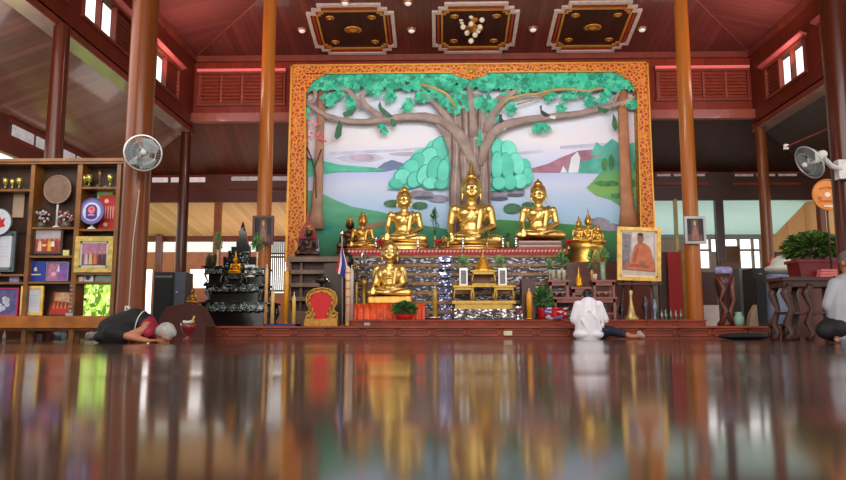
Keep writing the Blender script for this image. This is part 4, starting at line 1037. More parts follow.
lat('offering_bowl','wide red bowl with a sparkling silver-blue band right of the potted plant','bowl',556,318.5,308,12.6,[(10,0),(11,.2),(11,.5),(12,.9),(12.4,1),(11,.98),(10.5,.8)],mosaic('bowl_band',(190,20,30),(230,230,250),(120,120,200),9,(1,1,3),.3,.2),zb=ZU)
# wooden offering tables at the right
RW=M((128,52,32),.35,0,.3,6,coat=.4)
def wtable(label,px0,px1,pyt,pyb,Y,dep,zb=None,group=None):
    a=P(px0,pyb,Y);c=P(px1,pyt,Y);z0=a.z if zb is None else zb
    t=thing('wooden_offering_table',label,'table',((a.x+c.x)/2,Y,z0),group)
    part('table_top',t,B().box(a.x,c.x,Y-.03,Y+dep,c.z-.035,c.z),RW); part('apron',t,B().box(a.x+.03,c.x-.03,Y,Y+dep-.03,c.z-.1,c.z-.035),RW)
    for x in (a.x+.03,c.x-.07):
        for y in (Y,Y+dep-.08): part('leg',t,B().box(x,x+.045,y,y+.045,z0,c.z-.035),RW)
    part('stretcher',t,B().box(a.x+.03,c.x-.03,Y+.01,Y+.03,z0+(c.z-z0)*.25,z0+(c.z-z0)*.25+.03),RW)
    return t
wtable('wide reddish offering table behind the white-shirted worshipper',553,617,297,319,13.0,.5,ZU)
zt1=P(585,297,13.0).z
wtable('small high reddish offering table at the left of the right-hand set',548,570,280,297,13.05,.35,zt1,'small high offering tables')
wtable('small high reddish offering table at the right of the right-hand set',592,616,280,297,13.05,.35,zt1,'small high offering tables')
wtable('small low offering table in the middle of the right-hand set',571,591,287,297,13.05,.3,zt1,'small high offering tables')
zl1=P(559,280,13.1).z
for px,lb in ((553.5,'left glass tumbler on the left high offering table'),(559,'middle glass tumbler on the left high offering table'),(564,'right glass tumbler on the left high offering table')):
    lat('glass_tumbler',lb,'glass',px,280,270,13.15,[(1.8,0),(2.1,.9),(2.2,1),(1.7,.97)],M((196,190,170),.1,.2,.2,20),'glass tumblers on the high offering table',zb=zl1)
vase_plant('loose green leaves in a small vase above the left high offering table',562,280,268,250,13.3,9,VP,M((150,150,120),.2,.3),[GREEN2,GREEN],n=90,zb=zl1)
vase_plant('pale green leaves in a small vase left of the left high offering table',550,280,270,257,13.3,5,VP,M((150,150,120),.2,.3),PGL,n=60,zb=zl1)
lat('small_gold_stupa','little gold stupa in the middle of the right-hand offering tables','stupa',579,287,266,13.15,[(4.5,0),(4.5,.15),(3.2,.25),(3.6,.4),(2.2,.5),(1.0,.65),(.4,.85),(.1,1)],M((220,160,50),.3,.8),zb=P(579,287,13.05).z)
lat('tea_cup','small white and brown cup on the right high offering table','cup',595,280,274,13.1,[(1.6,0),(2.2,.4),(2.4,1),(1.9,.95)],M((200,180,170),.3),zb=zl1)
vase_plant('tall greenish glass vase with leaves on the right high offering table',603,280,262,247,13.2,8,[(2.6,0),(2.8,.05),(2.6,.5),(2.9,1)],M((130,150,120),.15,.2),PGL,n=110,zb=zl1)
vase_plant('green leaves beside the gold cluster, above the middle of the offering tables',592,280,270,247,13.45,6,VP,OLIVE,[GREEN,GREEN2],n=80,zb=zl1)
for i,px in enumerate((556,563,598,606)):
    lat('small_bowl',['leftmost small shiny bowl under the left high offering table','right small shiny bowl under the left high offering table','left small shiny bowl under the right high offering table','rightmost small shiny bowl under the right high offering table'][i],'bowl',px,296.5,291,13.15,[(1.4,0),(2.6,.6),(3,1),(2.4,.9)],SILVER,'small bowls under the high offering tables',zb=zt1)
# ---------- framed pictures ----------
def ptilt(a,c,Y,tilt):
    return lambda u,v,d=0:Vector((a.x+(c.x-a.x)*u, Y-d+ (v)*tilt, a.z+(c.z-a.z)*v))
def picture(name,label,px0,py0,px1,py1,Y,fw,fmat,bg,shapes,cat='picture',group=None,tilt=0,lean=0,dep=.03,mount=None,glass=None):
    """framed picture; shapes: (material, [(u,v)...]) on the picture field"""
    a=P(px0,py1,Y);c=P(px1,py0,Y); W=c.x-a.x;Hh=c.z-a.z; f=fw*W
    def T(x,zv,d): # local frame coords, rotated by lean about the centre
        cx,cz=(a.x+c.x)/2,(a.z+c.z)/2; X=x-cx;Z=zv-cz; cl,sl=math.cos(lean),math.sin(lean)
        return Vector((cx+X*cl-Z*sl,Y-d+tilt*(zv-a.z),cz+X*sl+Z*cl))
    t=thing(name,label,cat,(( a.x+c.x)/2,Y,a.z),group)
    def slab(b,x0,x1,z0,z1,d0,d1):
        v=[b.bm.verts.new(T(x,zv,d)) for x in (x0,x1) for zv in (z0,z1) for d in (d0,d1)]
        for q in ((0,1,3,2),(4,6,7,5),(0,4,5,1),(2,3,7,6),(0,2,6,4),(1,5,7,3)): b._f([v[i] for i in q])
    b=B()
    slab(b,a.x,a.x+f,a.z,c.z,0,dep);slab(b,c.x-f,c.x,a.z,c.z,0,dep);slab(b,a.x+f,c.x-f,a.z,a.z+f,0,dep);slab(b,a.x+f,c.x-f,c.z-f,c.z,0,dep)
    part('frame',t,b,fmat)
    b=B(); b.use(bg); slab(b,a.x+f*.9,c.x-f*.9,a.z+f*.9,c.z-f*.9,0,dep*.35)
    x0,x1,z0,z1=a.x+f,c.x-f,a.z+f,c.z-f
    if mount:
        mm,mw=mount; mw*=W
        b.use(mm); 
        for q in ((x0,x0+mw,z0,z1),(x1-mw,x1,z0,z1),(x0,x1,z0,z0+mw),(x0,x1,z1-mw,z1)): slab(b,*q,dep*.35,dep*.5)
        x0+=mw;x1-=mw;z0+=mw;z1-=mw
    for i,(m_,poly) in enumerate(shapes):
        b.use(m_); d=dep*.4+.0012*(i+1)
        b._f([b.bm.verts.new(T(x0+(x1-x0)*u,z0+(z1-z0)*v,d)) for u,v in poly])
    part('picture',t,b); return t
def oval(cx,cy,rx,ry,n=14): return [(cx+rx*math.cos(2*PI*k/n),cy+ry*math.sin(2*PI*k/n)) for k in range(n)]
def rectp(x0,x1,y0,y1): return [(x0,y0),(x1,y0),(x1,y1),(x0,y1)]
# monk portrait
ROBE=M((188,104,70),.6,0,.2,14); ROBED=M((158,78,50),.6,0,.2,14); SKIN=M((150,96,70),.6)
picture('monk_portrait','large gold-framed portrait of a monk in an orange robe, leaning beside the right tall column',617.5,227.5,659,281,13.35,.085,M((206,166,88),.4,.6,.25,12),M((170,160,160),.6,0,.15,5),
 [(M((120,110,116),.6,0,.4,14),[(0,.2),(.22,.2),(.26,.95),(0,.98)]),(M((196,186,180),.6,0,.2,9),[(.3,.45),(.95,.4),(.95,1),(.3,1)]),(M((140,96,76),.6,0,.3,9),[(0,.05),(1,.05),(1,.3),(0,.32)]),
  (M((190,176,160),.6),[(0,0),(1,0),(1,.09),(0,.12)]),
  (ROBE,[(.12,.14),(.95,.12),(.98,.28),(.9,.5),(.84,.66),(.66,.76),(.5,.77),(.38,.7),(.3,.5),(.24,.3)]),(ROBED,[(.3,.3),(.42,.34),(.5,.62),(.44,.66),(.36,.5)]),(ROBED,[(.2,.2),(.8,.18),(.84,.24),(.3,.27)]),
  (SKIN,oval(.55,.86,.1,.115)),(SKIN,rectp(.5,.6,.72,.8)),(M((60,44,40),.6),oval(.55,.95,.09,.045)),(M((70,44,34),.6),rectp(.49,.53,.865,.88)),(M((70,44,34),.6),rectp(.58,.62,.865,.88)),(M((110,50,40),.6),rectp(.52,.59,.795,.808)),(SKIN,oval(.6,.3,.1,.04))],lean=-.035,mount=(M((226,206,160),.4),.035),dep=.06)
a=P(638,281,13.45); t=thing('easel','dark wooden easel holding the monk portrait','easel',(a.x,13.5,ZU))
for s in (-1,1): part('leg',t,B().tube([(a.x+s*.35,13.42,ZU),(a.x+s*.12,13.6,P(638,235,13.6).z)],.022,8),M((60,34,26),.5))
part('leg',t,B().tube([(a.x,14.1,ZU),(a.x,13.62,P(638,240,13.6).z)],.022,8),M((60,34,26),.5))
part('ledge',t,B().box(a.x-.42,a.x+.42,13.30,13.46,P(638,284,13.35).z-.02,P(638,284,13.35).z+.02),M((60,34,26),.5))
# small pictures on tall columns
DK=M((70,26,22),.4); 
figs=[(M((96,70,62),.6,0,.3,9),[(0,0),(1,0),(1,1),(0,1)]),(M((40,34,40),.6),[(0,.3),(.25,.3),(.3,.95),(0,1)]),(M((40,34,40),.6),[(.75,.3),(1,.3),(1,1),(.7,.95)]),(M((150,96,84),.6,0,.3,12),[(.28,.05),(.75,.05),(.64,.5),(.55,.7),(.45,.7),(.36,.5)]),(M((190,150,110),.6),oval(.5,.76,.08,.07)),(M((200,160,60),.5),[(.42,.8),(.58,.8),(.5,.95)])]
picture('column_picture','dark red framed picture of a robed standing figure on the left tall column',252.5,216,274.5,245,13.33,.12,DK,M((96,70,62),.6),figs,dep=.05)
picture('column_picture','white and grey framed picture of a robed figure on the right tall column',684.5,216.5,704.5,244,13.33,.12,M((150,150,150),.35,.3),M((96,70,62),.6),figs,dep=.05)
# column power box
# ================= BLACK LACQUER ALTAR TABLES =================
Yl=12.75
INL=[M((190,205,200),.2,.5,.3,50),M((130,150,140),.2,.5,.3,50)]
def inlay(t,x0,x1,y0,y1,Y,n,s=.018):
    b=B(); a=P(x0,y1,Y);c=P(x1,y0,Y)
    for k in range(n):
        b.use(random.choice(INL)); x=random.uniform(a.x,c.x); zz=random.uniform(a.z,c.z); r=random.uniform(.4,1.2)*s; an=random.uniform(0,PI)
        b.face([(x+r*math.cos(an+i*2*PI/5)*(1 if i%2 else .5),Y-.004,zz+r*math.sin(an+i*2*PI/5)) for i in range(5)])
    part('shell_inlay',t,b)
def ltable(label,px0,px1,pyt,pyb,Y,dep,zb,n=50,group='black lacquer altar tables'):
    a=P(px0,pyb,Y);c=P(px1,pyt,Y); h=c.z-zb; W=c.x-a.x
    t=thing('lacquer_altar_table',label,'altar table',((a.x+c.x)/2,Y,zb),group)
    part('table_top',t,B().box(a.x-.03,c.x+.03,Y-.04,Y+dep+.03,c.z-.035,c.z),BLACKL)
    b=B().box(a.x+.02,c.x-.02,Y,Y+dep,c.z-.035-h*.28,c.z-.035); part('apron',t,b,BLACKL)
    for s,x in ((-1,a.x+.05),(1,c.x-.05)):
        for y in (Y+.03,Y+dep-.05):
            part('leg',t,B().tube([(x,y,c.z-.04),(x+s*.03,y,zb+h*.55),(x-s*.02,y,zb+h*.2),(x+s*.04,y,zb)],[.05*min(1,W),.055*min(1,W),.035*min(1,W),.05*min(1,W)],8),BLACKL,True)
    b=B(); nn=max(3,int(W/.14))
    for k in range(nn): b.ell((a.x+W*(k+.5)/nn,Y+.0,c.z-.035-h*.28),(W/nn*.42,.02,h*.09),u=8,v=5)
    part('carved_fringe',t,b,BLACKL,True)
    part('lower_rail',t,B().box(a.x+.03,c.x-.03,Y+.05,Y+dep-.05,zb,zb+h*.12),BLACKL)
    part('dark_body',t,B().box(a.x+.07,c.x-.07,Y+.08,Y+dep-.06,zb+h*.1,c.z-.04),BLACKL)
    inl=B()
    for k in range(n):
        inl.use(random.choice(INL)); x=random.uniform(a.x+.04,c.x-.04); zz=random.uniform(c.z-.03-h*.26,c.z-.045); r=random.uniform(.4,1.1)*.022; an=random.uniform(0,PI)
        inl.face([(x+r*math.cos(an+i*2*PI/5)*(1.3 if i%2 else .5),Y-.004,zz+r*math.sin(an+i*2*PI/5)) for i in range(5)])
    for k in range(n//2):
        inl.use(random.choice(INL)); x=random.uniform(a.x,c.x); inl.face([(x-.02,Y-.044,c.z-.025),(x+.02,Y-.044,c.z-.025),(x+.02,Y-.044,c.z-.012),(x-.02,Y-.044,c.z-.012)])
    part('shell_inlay',t,inl)
    return t
z_=lambda py,Y=Yl:P(235,py,Y).z
ltable('largest black lacquer altar table with shell inlay, bottom of the left stacked set',200,269,302,325,Yl-.2,.75,ZD,150)
ltable('middle black lacquer altar table standing on the largest one',205,263,284,302,Yl-.05,.6,z_(302,Yl-.2),110)
ltable('left small black lacquer side table of the stacked set, under the grey vase',203,224,266,284,Yl+.1,.35,z_(284,Yl-.05),50)
ltable('right small black lacquer side table of the stacked set, under the white-framed card',243,266,268,284,Yl+.1,.35,z_(284,Yl-.05),50)
ltable('upper middle black lacquer table of the stacked set, under the little gold Buddha',224,244,273,284,Yl,.4,z_(284,Yl-.05),40)
# dark stepped throne
zz1=z_(256,Yl+.45); ths=thing('lacquer_throne','dark stepped carved throne rising behind the little gold Buddha','throne',(P(240,280,Yl+.5).x,Yl+.5,z_(284,Yl-.05)))
def tp_(x,y): q=P(x,y,Yl+.55); return (q.x,q.z)
part('back_panel',ths,B().prism([tp_(*q) for q in ((224,284),(224,257),(229,257),(229,251),(232,251),(232,247),(237,247),(237,242),(240,238),(239,232),(243,228),(246,233),(248,243),(250,247),(250,257),(256,257),(256,266),(250,266),(250,284))],Yl+.5,Yl+.62),BLACKL)
b=B()
for k in range(90):
    b.use(random.choice(INL)); q=tp_(random.uniform(226,250),random.uniform(252,280)); r=random.uniform(.006,.02); an=random.uniform(0,3)
    b.face([(q[0]+r*math.cos(an+i*2*PI/5),Yl+.495,q[1]+r*math.sin(an+i*2*PI/5)) for i in range(5)])
part('shell_inlay',ths,b)
part('finial',ths,B().lathe([(.05,tp_(243,229)[1]-.03),(.04,tp_(243,228)[1]),(.012,tp_(243,222)[1])],(tp_(243,228)[0],Yl+.55,0),8),BLACKL,True)
zb_=z_(273,Yl)
buddha('little_gold_buddha','little gold seated Buddha on the black lacquer tables, left side',235.3,272.5,250,Yl+.15,10,M((220,150,30),.3,.9),simple=True,rest=zb_)
a=P(206,266,Yl+.25);c=P(218,253,Yl+.25)
zl2=P(213,266,Yl+.1).z
t=tag(obj('brass_drum_box',B().lathe([(.10,zl2),(.10,zl2+.2),(.11,zl2+.22),(.10,zl2+.24)],((a.x+c.x)/2-.03,Yl+.3,0),18),None,M((120,104,76),.3,.7,.3,9),True),'dull brass round box on the left small lacquer table','box')
picture('white_card','white-framed dark card standing on the right small lacquer table',245,265,255.5,277,Yl+.12,.2,M((215,215,210),.4),M((120,120,124),.5,0,.5,40),[])
zr2=P(255,268,Yl+.1).z
SV=[(1.6,0),(1.8,.05),(.7,.2),(.9,.5),(1.1,.8),(.8,.9),(1.5,1)]
vase_plant('slim pale vase with green leaves over the left small lacquer table',217.5,266,250,232,Yl+.2,5.5,SV,M((190,150,110),.3,.1),[GREEN,GREEN2],'slim vases on the lacquer tables',n=110,zb=zl2)
vase_plant('slim pale vase with wide green leaves over the right small lacquer table',257,268,252,232,Yl+.2,7.5,SV,M((205,180,150),.3,.1),[GREEN,GREEN2],'slim vases on the lacquer tables',n=120,zb=zr2)
for i,(px,lb) in enumerate(((209,'left little gold box on the middle lacquer table'),(243,'right little gold box on the middle lacquer table'))):
    pass
# ================= LEFT SIDE: SPEAKER, BENCH, FIGURES =================
Ys=13.3; t=thing('loudspeaker','tall black loudspeaker cabinet with a grey side, left of the lacquer tables','speaker',(P(167,322,Ys).x,Ys,ZD))
a=P(152,322,Ys);c=P(174,272,Ys);e=P(183,322,Ys)
part('cabinet_body',t,B().box(a.x,c.x,Ys,Ys+.45,ZD,c.z),M((22,24,28),.5))
part('grey_side',t,B().box(c.x,e.x,Ys+.03,Ys+.45,ZD,c.z),M((84,90,98),.4,.2))
part('grille',t,B().box(a.x+.03,c.x-.03,Ys-.015,Ys,ZD+.08,c.z-.14),M((14,15,17),.7,0,.3,80))
part('top_trim',t,B().box(a.x+.03,c.x-.03,Ys-.01,Ys,c.z-.1,c.z-.07),M((120,124,130),.4,.3))
q=P(177,292,Ys+.02); part('control_knob',t,B().lathe([(.02,0),(.02,-.03)],(q.x,Ys+.03,q.z),10,ax='Y'),M((180,184,190),.3,.5))
Yq=11.1
a=P(158,339,Yq);c=P(206,303,Yq); t=thing('low_wooden_bench','reddish-brown low wooden box bench behind the pedestal bowl','bench',((a.x+c.x)/2,Yq,0))
b=B().prism([(a.x,.0),(c.x,0),(P(206,326,Yq).x,P(206,326,Yq).z),(P(196,306,Yq).x,P(196,306,Yq).z),(P(188,303,Yq).x,P(188,303,Yq).z),(P(166,307,Yq).x,P(166,307,Yq).z),(a.x,P(158,318,Yq).z)],Yq,Yq+.5)
part('body',t,b,M((78,30,20),.6,0,.2,4)); part('foot_rail',t,B().box(a.x-.01,c.x+.01,Yq-.02,Yq+.52,0,.03),M((90,36,24),.4))
t=buddha('tiny_gold_figure','tiny gold-brown figure glimpsed left of the lacquer tables',192,303,282,13.4,9,GOLDD,simple=True,rest=ZD)
# pedestal bowl
Yp=9.9; a=P(187.5,341,Yp); k=P(188.5,341,Yp).x-a.x
t=thing('pedestal_bowl','dark red turned pedestal bowl holding folded white cloths and a yellow stick','bowl',(a.x,Yp,0))
hz=P(187,323,Yp).z
part('bowl',t,B().lathe([(4*k,0),(4.2*k,.012),(2.2*k,hz*.15),(2*k,hz*.28),(5.5*k,hz*.5),(7.2*k,hz*.75),(7.4*k,hz),(6.6*k,hz),(6.2*k,hz*.8),(.01,hz*.6)],(a.x,Yp,0),22),M((120,26,26),.3,0,.15,6,coat=.5),True)
b=B(); b.cbox((a.x-.03,Yp,hz+.015),(.09,.07,.035),Euler((0,.1,.3))); b.cbox((a.x+.03,Yp+.02,hz+.02),(.08,.06,.03),Euler((0,-.2,-.2)))
tag(obj('folded_white_cloths',b,None,M((225,222,215),.6),bevel=.006),'small folded white cloths lying in the pedestal bowl','cloth')
q=P(195,316,Yp); tag(obj('yellow_stick',B().tube([(a.x+.05,Yp-.02,hz-.01),(q.x,Yp-.02,q.z)],.014,8),None,M((214,186,90),.5)),'short yellow stick leaning in the pedestal bowl','stick')
# ================= FANS =================
def wall_fan(label,px,py,Y,rx,nrm,mount,body,brk,bl=M((112,120,122),.3,0,.05)):
    c=P(px,py,Y); nrm=Vector(nrm).normalized(); u=Vector((0,0,1)).cross(nrm).normalized(); v=nrm.cross(u)
    R=(P(px+1,py,Y).x-c.x)*rx
    t=thing('wall_fan',label,'fan',mount)
    def pt(r,a,d): return c+u*(r*math.cos(a))+v*(r*math.sin(a))+nrm*d
    b=B()
    for r,d in ((.66,.058),(.33,.07),(.7,-.06)):
        b.tube([pt(R*r,2*PI*i/28,d) for i in range(29)],.0022,5)
    b.tube([pt(R,2*PI*i/28,.01) for i in range(29)],.009,6)
    for i in range(36):
        a_=2*PI*i/36; b.tube([pt(R*.2,a_,.07),pt(R*.6,a_,.062),pt(R,a_,.01),pt(R*.7,a_,-.06)],.0013,4)
    cg=part('cage',t,b,M((190,195,195),.3,.4))
    b=B()
    for i in range(3):
        a0=2*PI*i/3; b.face([pt(R*.15,a0,.02),pt(R*.7,a0+.05,.03),pt(R*.93,a0+.4,.02),pt(R*.95,a0+1.1,.0),pt(R*.85,a0+1.7,-.01),pt(R*.4,a0+1.6,-.01),pt(R*.15,a0+1.2,.0)])
    part('blades',t,b,bl)
    part('hub_cap',cg,B().ell(c+nrm*.07,(R*.17,R*.17,R*.17)),M((215,218,218),.4),True)
    part('motor',t,B().cap(c-nrm*.05,c-nrm*.18,R*.34,R*.26),body,True)
    m0=Vector(mount); b=B(); b.tube([c-nrm*.15,(c-nrm*.15+m0)/2+Vector((0,0,-.04)),m0],.03,8); b.cbox(m0,(.13,.1,.22)); part('bracket',t,b,brk)
    return t
wall_fan('round grey wall fan with a wire cage on the thick left column',143,153,7.8,17.5,(.45,-.85,-.12),(P(136,158,8.09).x,8.10,P(140,156,8.1).z),M((200,204,204),.4),M((170,174,176),.4))
wall_fan('white wall fan turned away on the thick column at the right edge',810,162,7.85,17.5,(-.86,-.12,-.5),(P(843,172,8.09).x,8.10,P(836,170,8.1).z),M((225,222,220),.4),M((225,220,220),.4))
def sbox(px0,px1,py0,py1,Y,label,col=(215,210,200)):
    a=P(px0,py1,Y);c=P(px1,py0,Y); o=tag(obj('switch_box',B().box(a.x,c.x,Y-.03,Y+.03,a.z,c.z),None,M(col,.4),bevel=.004),label,'switch')
    obj('switch_button',B().box((a.x+c.x)/2-.008,(a.x+c.x)/2+.008,Y-.038,Y-.03,(a.z+c.z)/2-.012,(a.z+c.z)/2+.012),o,M((90,90,90),.4))
sbox(125.5,130.5,306,311.5,8.1,'small white switch box low on the thick left column')
b=B(); a=P(129,305,8.08)
b.tube([(a.x,8.08,P(129,306,8.08).z),(a.x+.01,8.08,P(130,240,8.08).z),(a.x+.05,8.085,P(137,190,8.08).z)],.006,6)
tag(obj('fan_cable',b,None,M((190,170,150),.5)),'thin pale cable running up the thick left column to the fan','cable')
a=P(786,147,9.3); t=thing('hanging_sensor','small white box hanging in the dark, left of the right wall fan','sensor',(a.x,9.3,a.z))
# mount it on a short arm from the right column
part('box',t,B().cbox(a,(.05,.04,.07)),WHITE); part('arm',t,B().tube([a,(P(850,225,8.25).x,8.3,a.z+.02)],.01,6),M((150,70,60),.5))
# ================= DISPLAY CABINET =================
Yc0=9.4; Yc1=9.66
cx_=lambda px:P(px,250,Yc0).x
cz_=lambda py:P(60,py,Yc0).z
cab=thing('display_cabinet','wide brown open-shelved display cabinet full of pictures and trophies against the left side','cabinet',(cx_(40),Yc0,0))
XA,XB=cx_(-70),cx_(117)
zt_c=cz_(160); zb_c=cz_(328)
part('top_board',cab,B().box(XA,XB+.12,Yc0-.03,Yc1,zt_c-.06,zt_c),CABW)
part('base_board',cab,B().box(XA,XB+.05,Yc0-.05,Yc1,zb_c,cz_(316)),M((168,96,20),.3,0,.3,5,coat=.4))
part('cornice',cab,B().box(XA,XB+.14,Yc0-.05,Yc0-.03,zt_c-.03,zt_c+.012),CABW)
for p0,p1,nm in ((-22,-18,'divider'),(26,30,'divider'),(73,78,'divider'),(113,117,'divider')):
    part(nm,cab,B().box(cx_(p0),cx_(p1),Yc0-.01,Yc1-.02,zb_c+.1,zt_c-.05),CABW)
part('side_panel',cab,B().box(cx_(117),cx_(124),Yc0+.02,Yc1,zb_c+.02,zt_c-.05),M((40,18,14),.4,0,.2,4))
def shelf(p0,p1,py): part('shelf',cab,B().box(cx_(p0),cx_(p1),Yc0,Yc1-.03,cz_(py)-.028,cz_(py)),CABW)
for p0,p1,py in ((-68,26,189),(78,113,187),(-68,26,274),(30,73,227),(30,73,255.5),(78,113,273),(-68,26,282),(30,73,281.5),(78,113,281.5),(78,113,229)): shelf(p0,p1,py)
BK=M((62,40,28),.5,0,.3,5); b=B()
for p0,p1,y0,y1 in ((-68,26,164,188),(-68,26,188,232),(-68,26,231,282),(-68,26,282,316),(30,73,164,228),(30,73,228,256),(30,73,256,282),(30,73,282,316),(78,113,164,185),(78,97,185,229),(97,113,196,229),(78,113,229,282)):
    b.box(cx_(p0)-.02,cx_(p1)+.02,Yc1-.03,Yc1-.01,cz_(y1),cz_(y0))
part('back_panel',cab,b,BK)
for px in (-60,-20,28,75,115):
    for y in (Yc0+.03,Yc1-.08): part('leg',cab,B().box(cx_(px)-.03,cx_(px)+.03,y,y+.05,0,zb_c),CABW)
part('plinth_rail',cab,B().box(XA,XB,Yc0+.04,Yc0+.07,zb_c-.035,zb_c),CABW)
Yi=9.47
PHOTO=[(M((150,60,50),.5,0,.3,20),[(0,0),(1,0),(1,.55),(0,.5)]),(M((180,170,175),.5,0,.2,9),[(0,.6),(1,.62),(1,1),(0,1)])]
def people_photo(seed,cols):
    random.seed(seed); out=[]
    for k in range(5):
        u=.1+.19*k; c=M(random.choice(cols),.5,0,.2,20); out.append((c,[(u,.05),(u+.16,.05),(u+.13,.5),(u+.03,.5)])); out.append((M((190,140,110),.5),oval(u+.08,.58,.045,.07,8)))
    random.seed(seed+50); return out
picture('framed_photo','dark brown framed colourful photo of seated people on the cabinet middle bay upper shelf',33,228,64.5,254.5,Yi,.07,M((70,40,28),.35),M((170,70,60),.5,0,.3,14),[PHOTO[1]]+people_photo(1,[(180,50,40),(220,190,170),(220,170,60),(150,60,70)])+[(M((240,200,110),.5),[(.25,.35),(.5,.35),(.42,.25),(.33,.25)]),(WHITE,[(.62,.25),(.78,.25),(.76,.48),(.66,.48)])],'photo','pictures in the display cabinet')
picture('framed_photo','ornate gold framed photo of standing people in the right bay of the cabinet',74.5,236.5,114.5,272.5,Yi-.06,.13,M((204,176,100),.4,.5,.3,18),M((140,80,90),.5,0,.3,14),[(M((170,110,140),.5,0,.3,12),[(0,.5),(1,.5),(1,1),(0,1)])]+people_photo(4,[(210,110,50),(190,180,190),(210,180,110),(80,40,50)]),'photo','pictures in the display cabinet',mount=(M((190,200,180),.5),.05))
picture('framed_certificate','pale certificate in a bright gold frame on the cabinet bottom shelf',20.5,286,45,315.5,Yi,.12,M((226,190,90),.3,.6,.2,10),M((205,210,220),.5,0,.04),[(M((150,155,170),.5),rectp(.15,.85,y,y+.015)) for y in (.3,.4,.5,.6,.7)],'certificate')
picture('framed_certificate','white certificate in a grey-green frame at the left edge, in the cabinet left bay',-14,231.5,17.5,272,Yi,.08,M((78,92,92),.4),M((215,218,230),.5,0,.04),[(M((170,176,190),.5),rectp(.15,.85,y,y+.01)) for y in (.35,.45,.55,.65)],'certificate',mount=(M((110,124,124),.5),.08))
picture('flower_picture','blue-violet picture of white flowers with a pink edge on the cabinet bottom shelf, far left',-12,288,20,316,Yi,.04,M((196,40,110),.4),M((92,88,140),.5,0,.4,12),[(M((190,200,215),.5,0,.3,20),oval(.5+.14*math.cos(k*1.3),.4+.22*math.sin(k*1.7),.1,.1,9)) for k in range(7)]+[(M((60,90,70),.5),oval(.3,.2,.1,.08,9))])
picture('red_picture','reddish picture of a temple scene leaning on the cabinet bottom shelf, middle bay',48,290,76,315.5,Yi+.07,.04,M((70,40,30),.4),M((150,60,40),.5,0,.4,16),[(M((214,170,130),.5,0,.3,14),[(.1,.6),(.9,.5),(.9,.95),(.1,.95)]),(M((190,50,36),.5,0,.3,14),[(0,0),(1,0),(1,.3),(0,.4)])]+[(M((220,130,70),.5),[(.1+k*.16,.25),(.18+k*.16,.25),(.14+k*.16,.7)]) for k in range(5)],tilt=.25)
# blue folder
a=P(25,280.8,Yi);c=P(46,261,Yi); o=tag(obj('blue_book',B().box(a.x,c.x,Yi,Yi+.07,cz_(281.5),c.z),None,M((24,52,150),.4,0,.08),bevel=.004),'blue book standing with a small gold emblem and a gold line, middle bay','book')
b=B(); mx_=(a.x+c.x)/2; b.box(mx_-.075,mx_+.075,Yi-.004,Yi,a.z+.075,a.z+.09); b.prism([(mx_-.018,a.z+.13),(mx_+.018,a.z+.13),(mx_+.02,a.z+.16),(mx_,a.z+.19),(mx_-.02,a.z+.16)],Yi-.004,Yi); obj('emblem',b,o,M((224,214,180),.4))
picture('pink_picture','pink and violet patterned picture right of the blue book',46.5,262,70,281,Yi+.02,.04,M((150,130,170),.4),M((176,116,150),.5,0,.4,18),[(M((120,90,170),.5,0,.3,20),[(.5,0),(1,0),(1,1),(.6,1)]),(M((235,170,190),.5),oval(.3,.35,.12,.14,9)),(M((210,40,120),.5),oval(.75,.2,.06,.12,9)),(M((235,225,235),.5),[(.45,.5),(.6,.5),(.55,.9)])])
# things on shelves
def cl(name,label,cat,px,pyb,pyt,prof,mat,group=None,Y=Yi,smooth=True): return lat(name,label,cat,px,pyb,pyt,Y,prof,mat,group,14,smooth)
CUP=[(2.6,0),(2.6,.12),(.8,.2),(.7,.38),(2.4,.5),(3.4,.75),(3.8,1),(3.2,.97)]
G2=M((216,200,110),.25,.8,.3,20)
for i,(px,pyb,pyt,s,lb) in enumerate(((84,187,175,1.0,'gold and green trophy cup, left one on the right bay top shelf'),(89,187,174,.8,'gold trophy cup, second on the right bay top shelf'),(99.5,187,169,.6,'tall slim dark gold figurine in the middle of the right bay top shelf'),(110,187,174,.9,'gold trophy cup, rightmost on the right bay top shelf'),(5,189,177,.7,'left trophy on the left bay top shelf'),(12,189,178,.6,'middle trophy on the left bay top shelf'),(19,189,177,.8,'right trophy on the left bay top shelf'))):
    pr=[(r*s,q) for r,q in CUP]
    t=thing('trophy_cup',lb,'trophy',P(px,pyb,Yi),'trophies on the cabinet top shelves'); a=P(px,pyb,Yi);k=P(px+1,pyb,Yi).x-a.x;h=P(px,pyt,Yi).z-a.z
    zz_=cz_(pyb)
    part('cup',t,B().lathe([(r*k,zz_+q*h) for r,q in pr],(a.x,Yi,0),14),G2 if i!=2 else M((120,90,50),.35,.7),True)
    part('base',t,B().box(a.x-2.9*k*s,a.x+2.9*k*s,Yi-.05,Yi+.05,zz_,zz_+h*.14),M((60,44,30),.4))
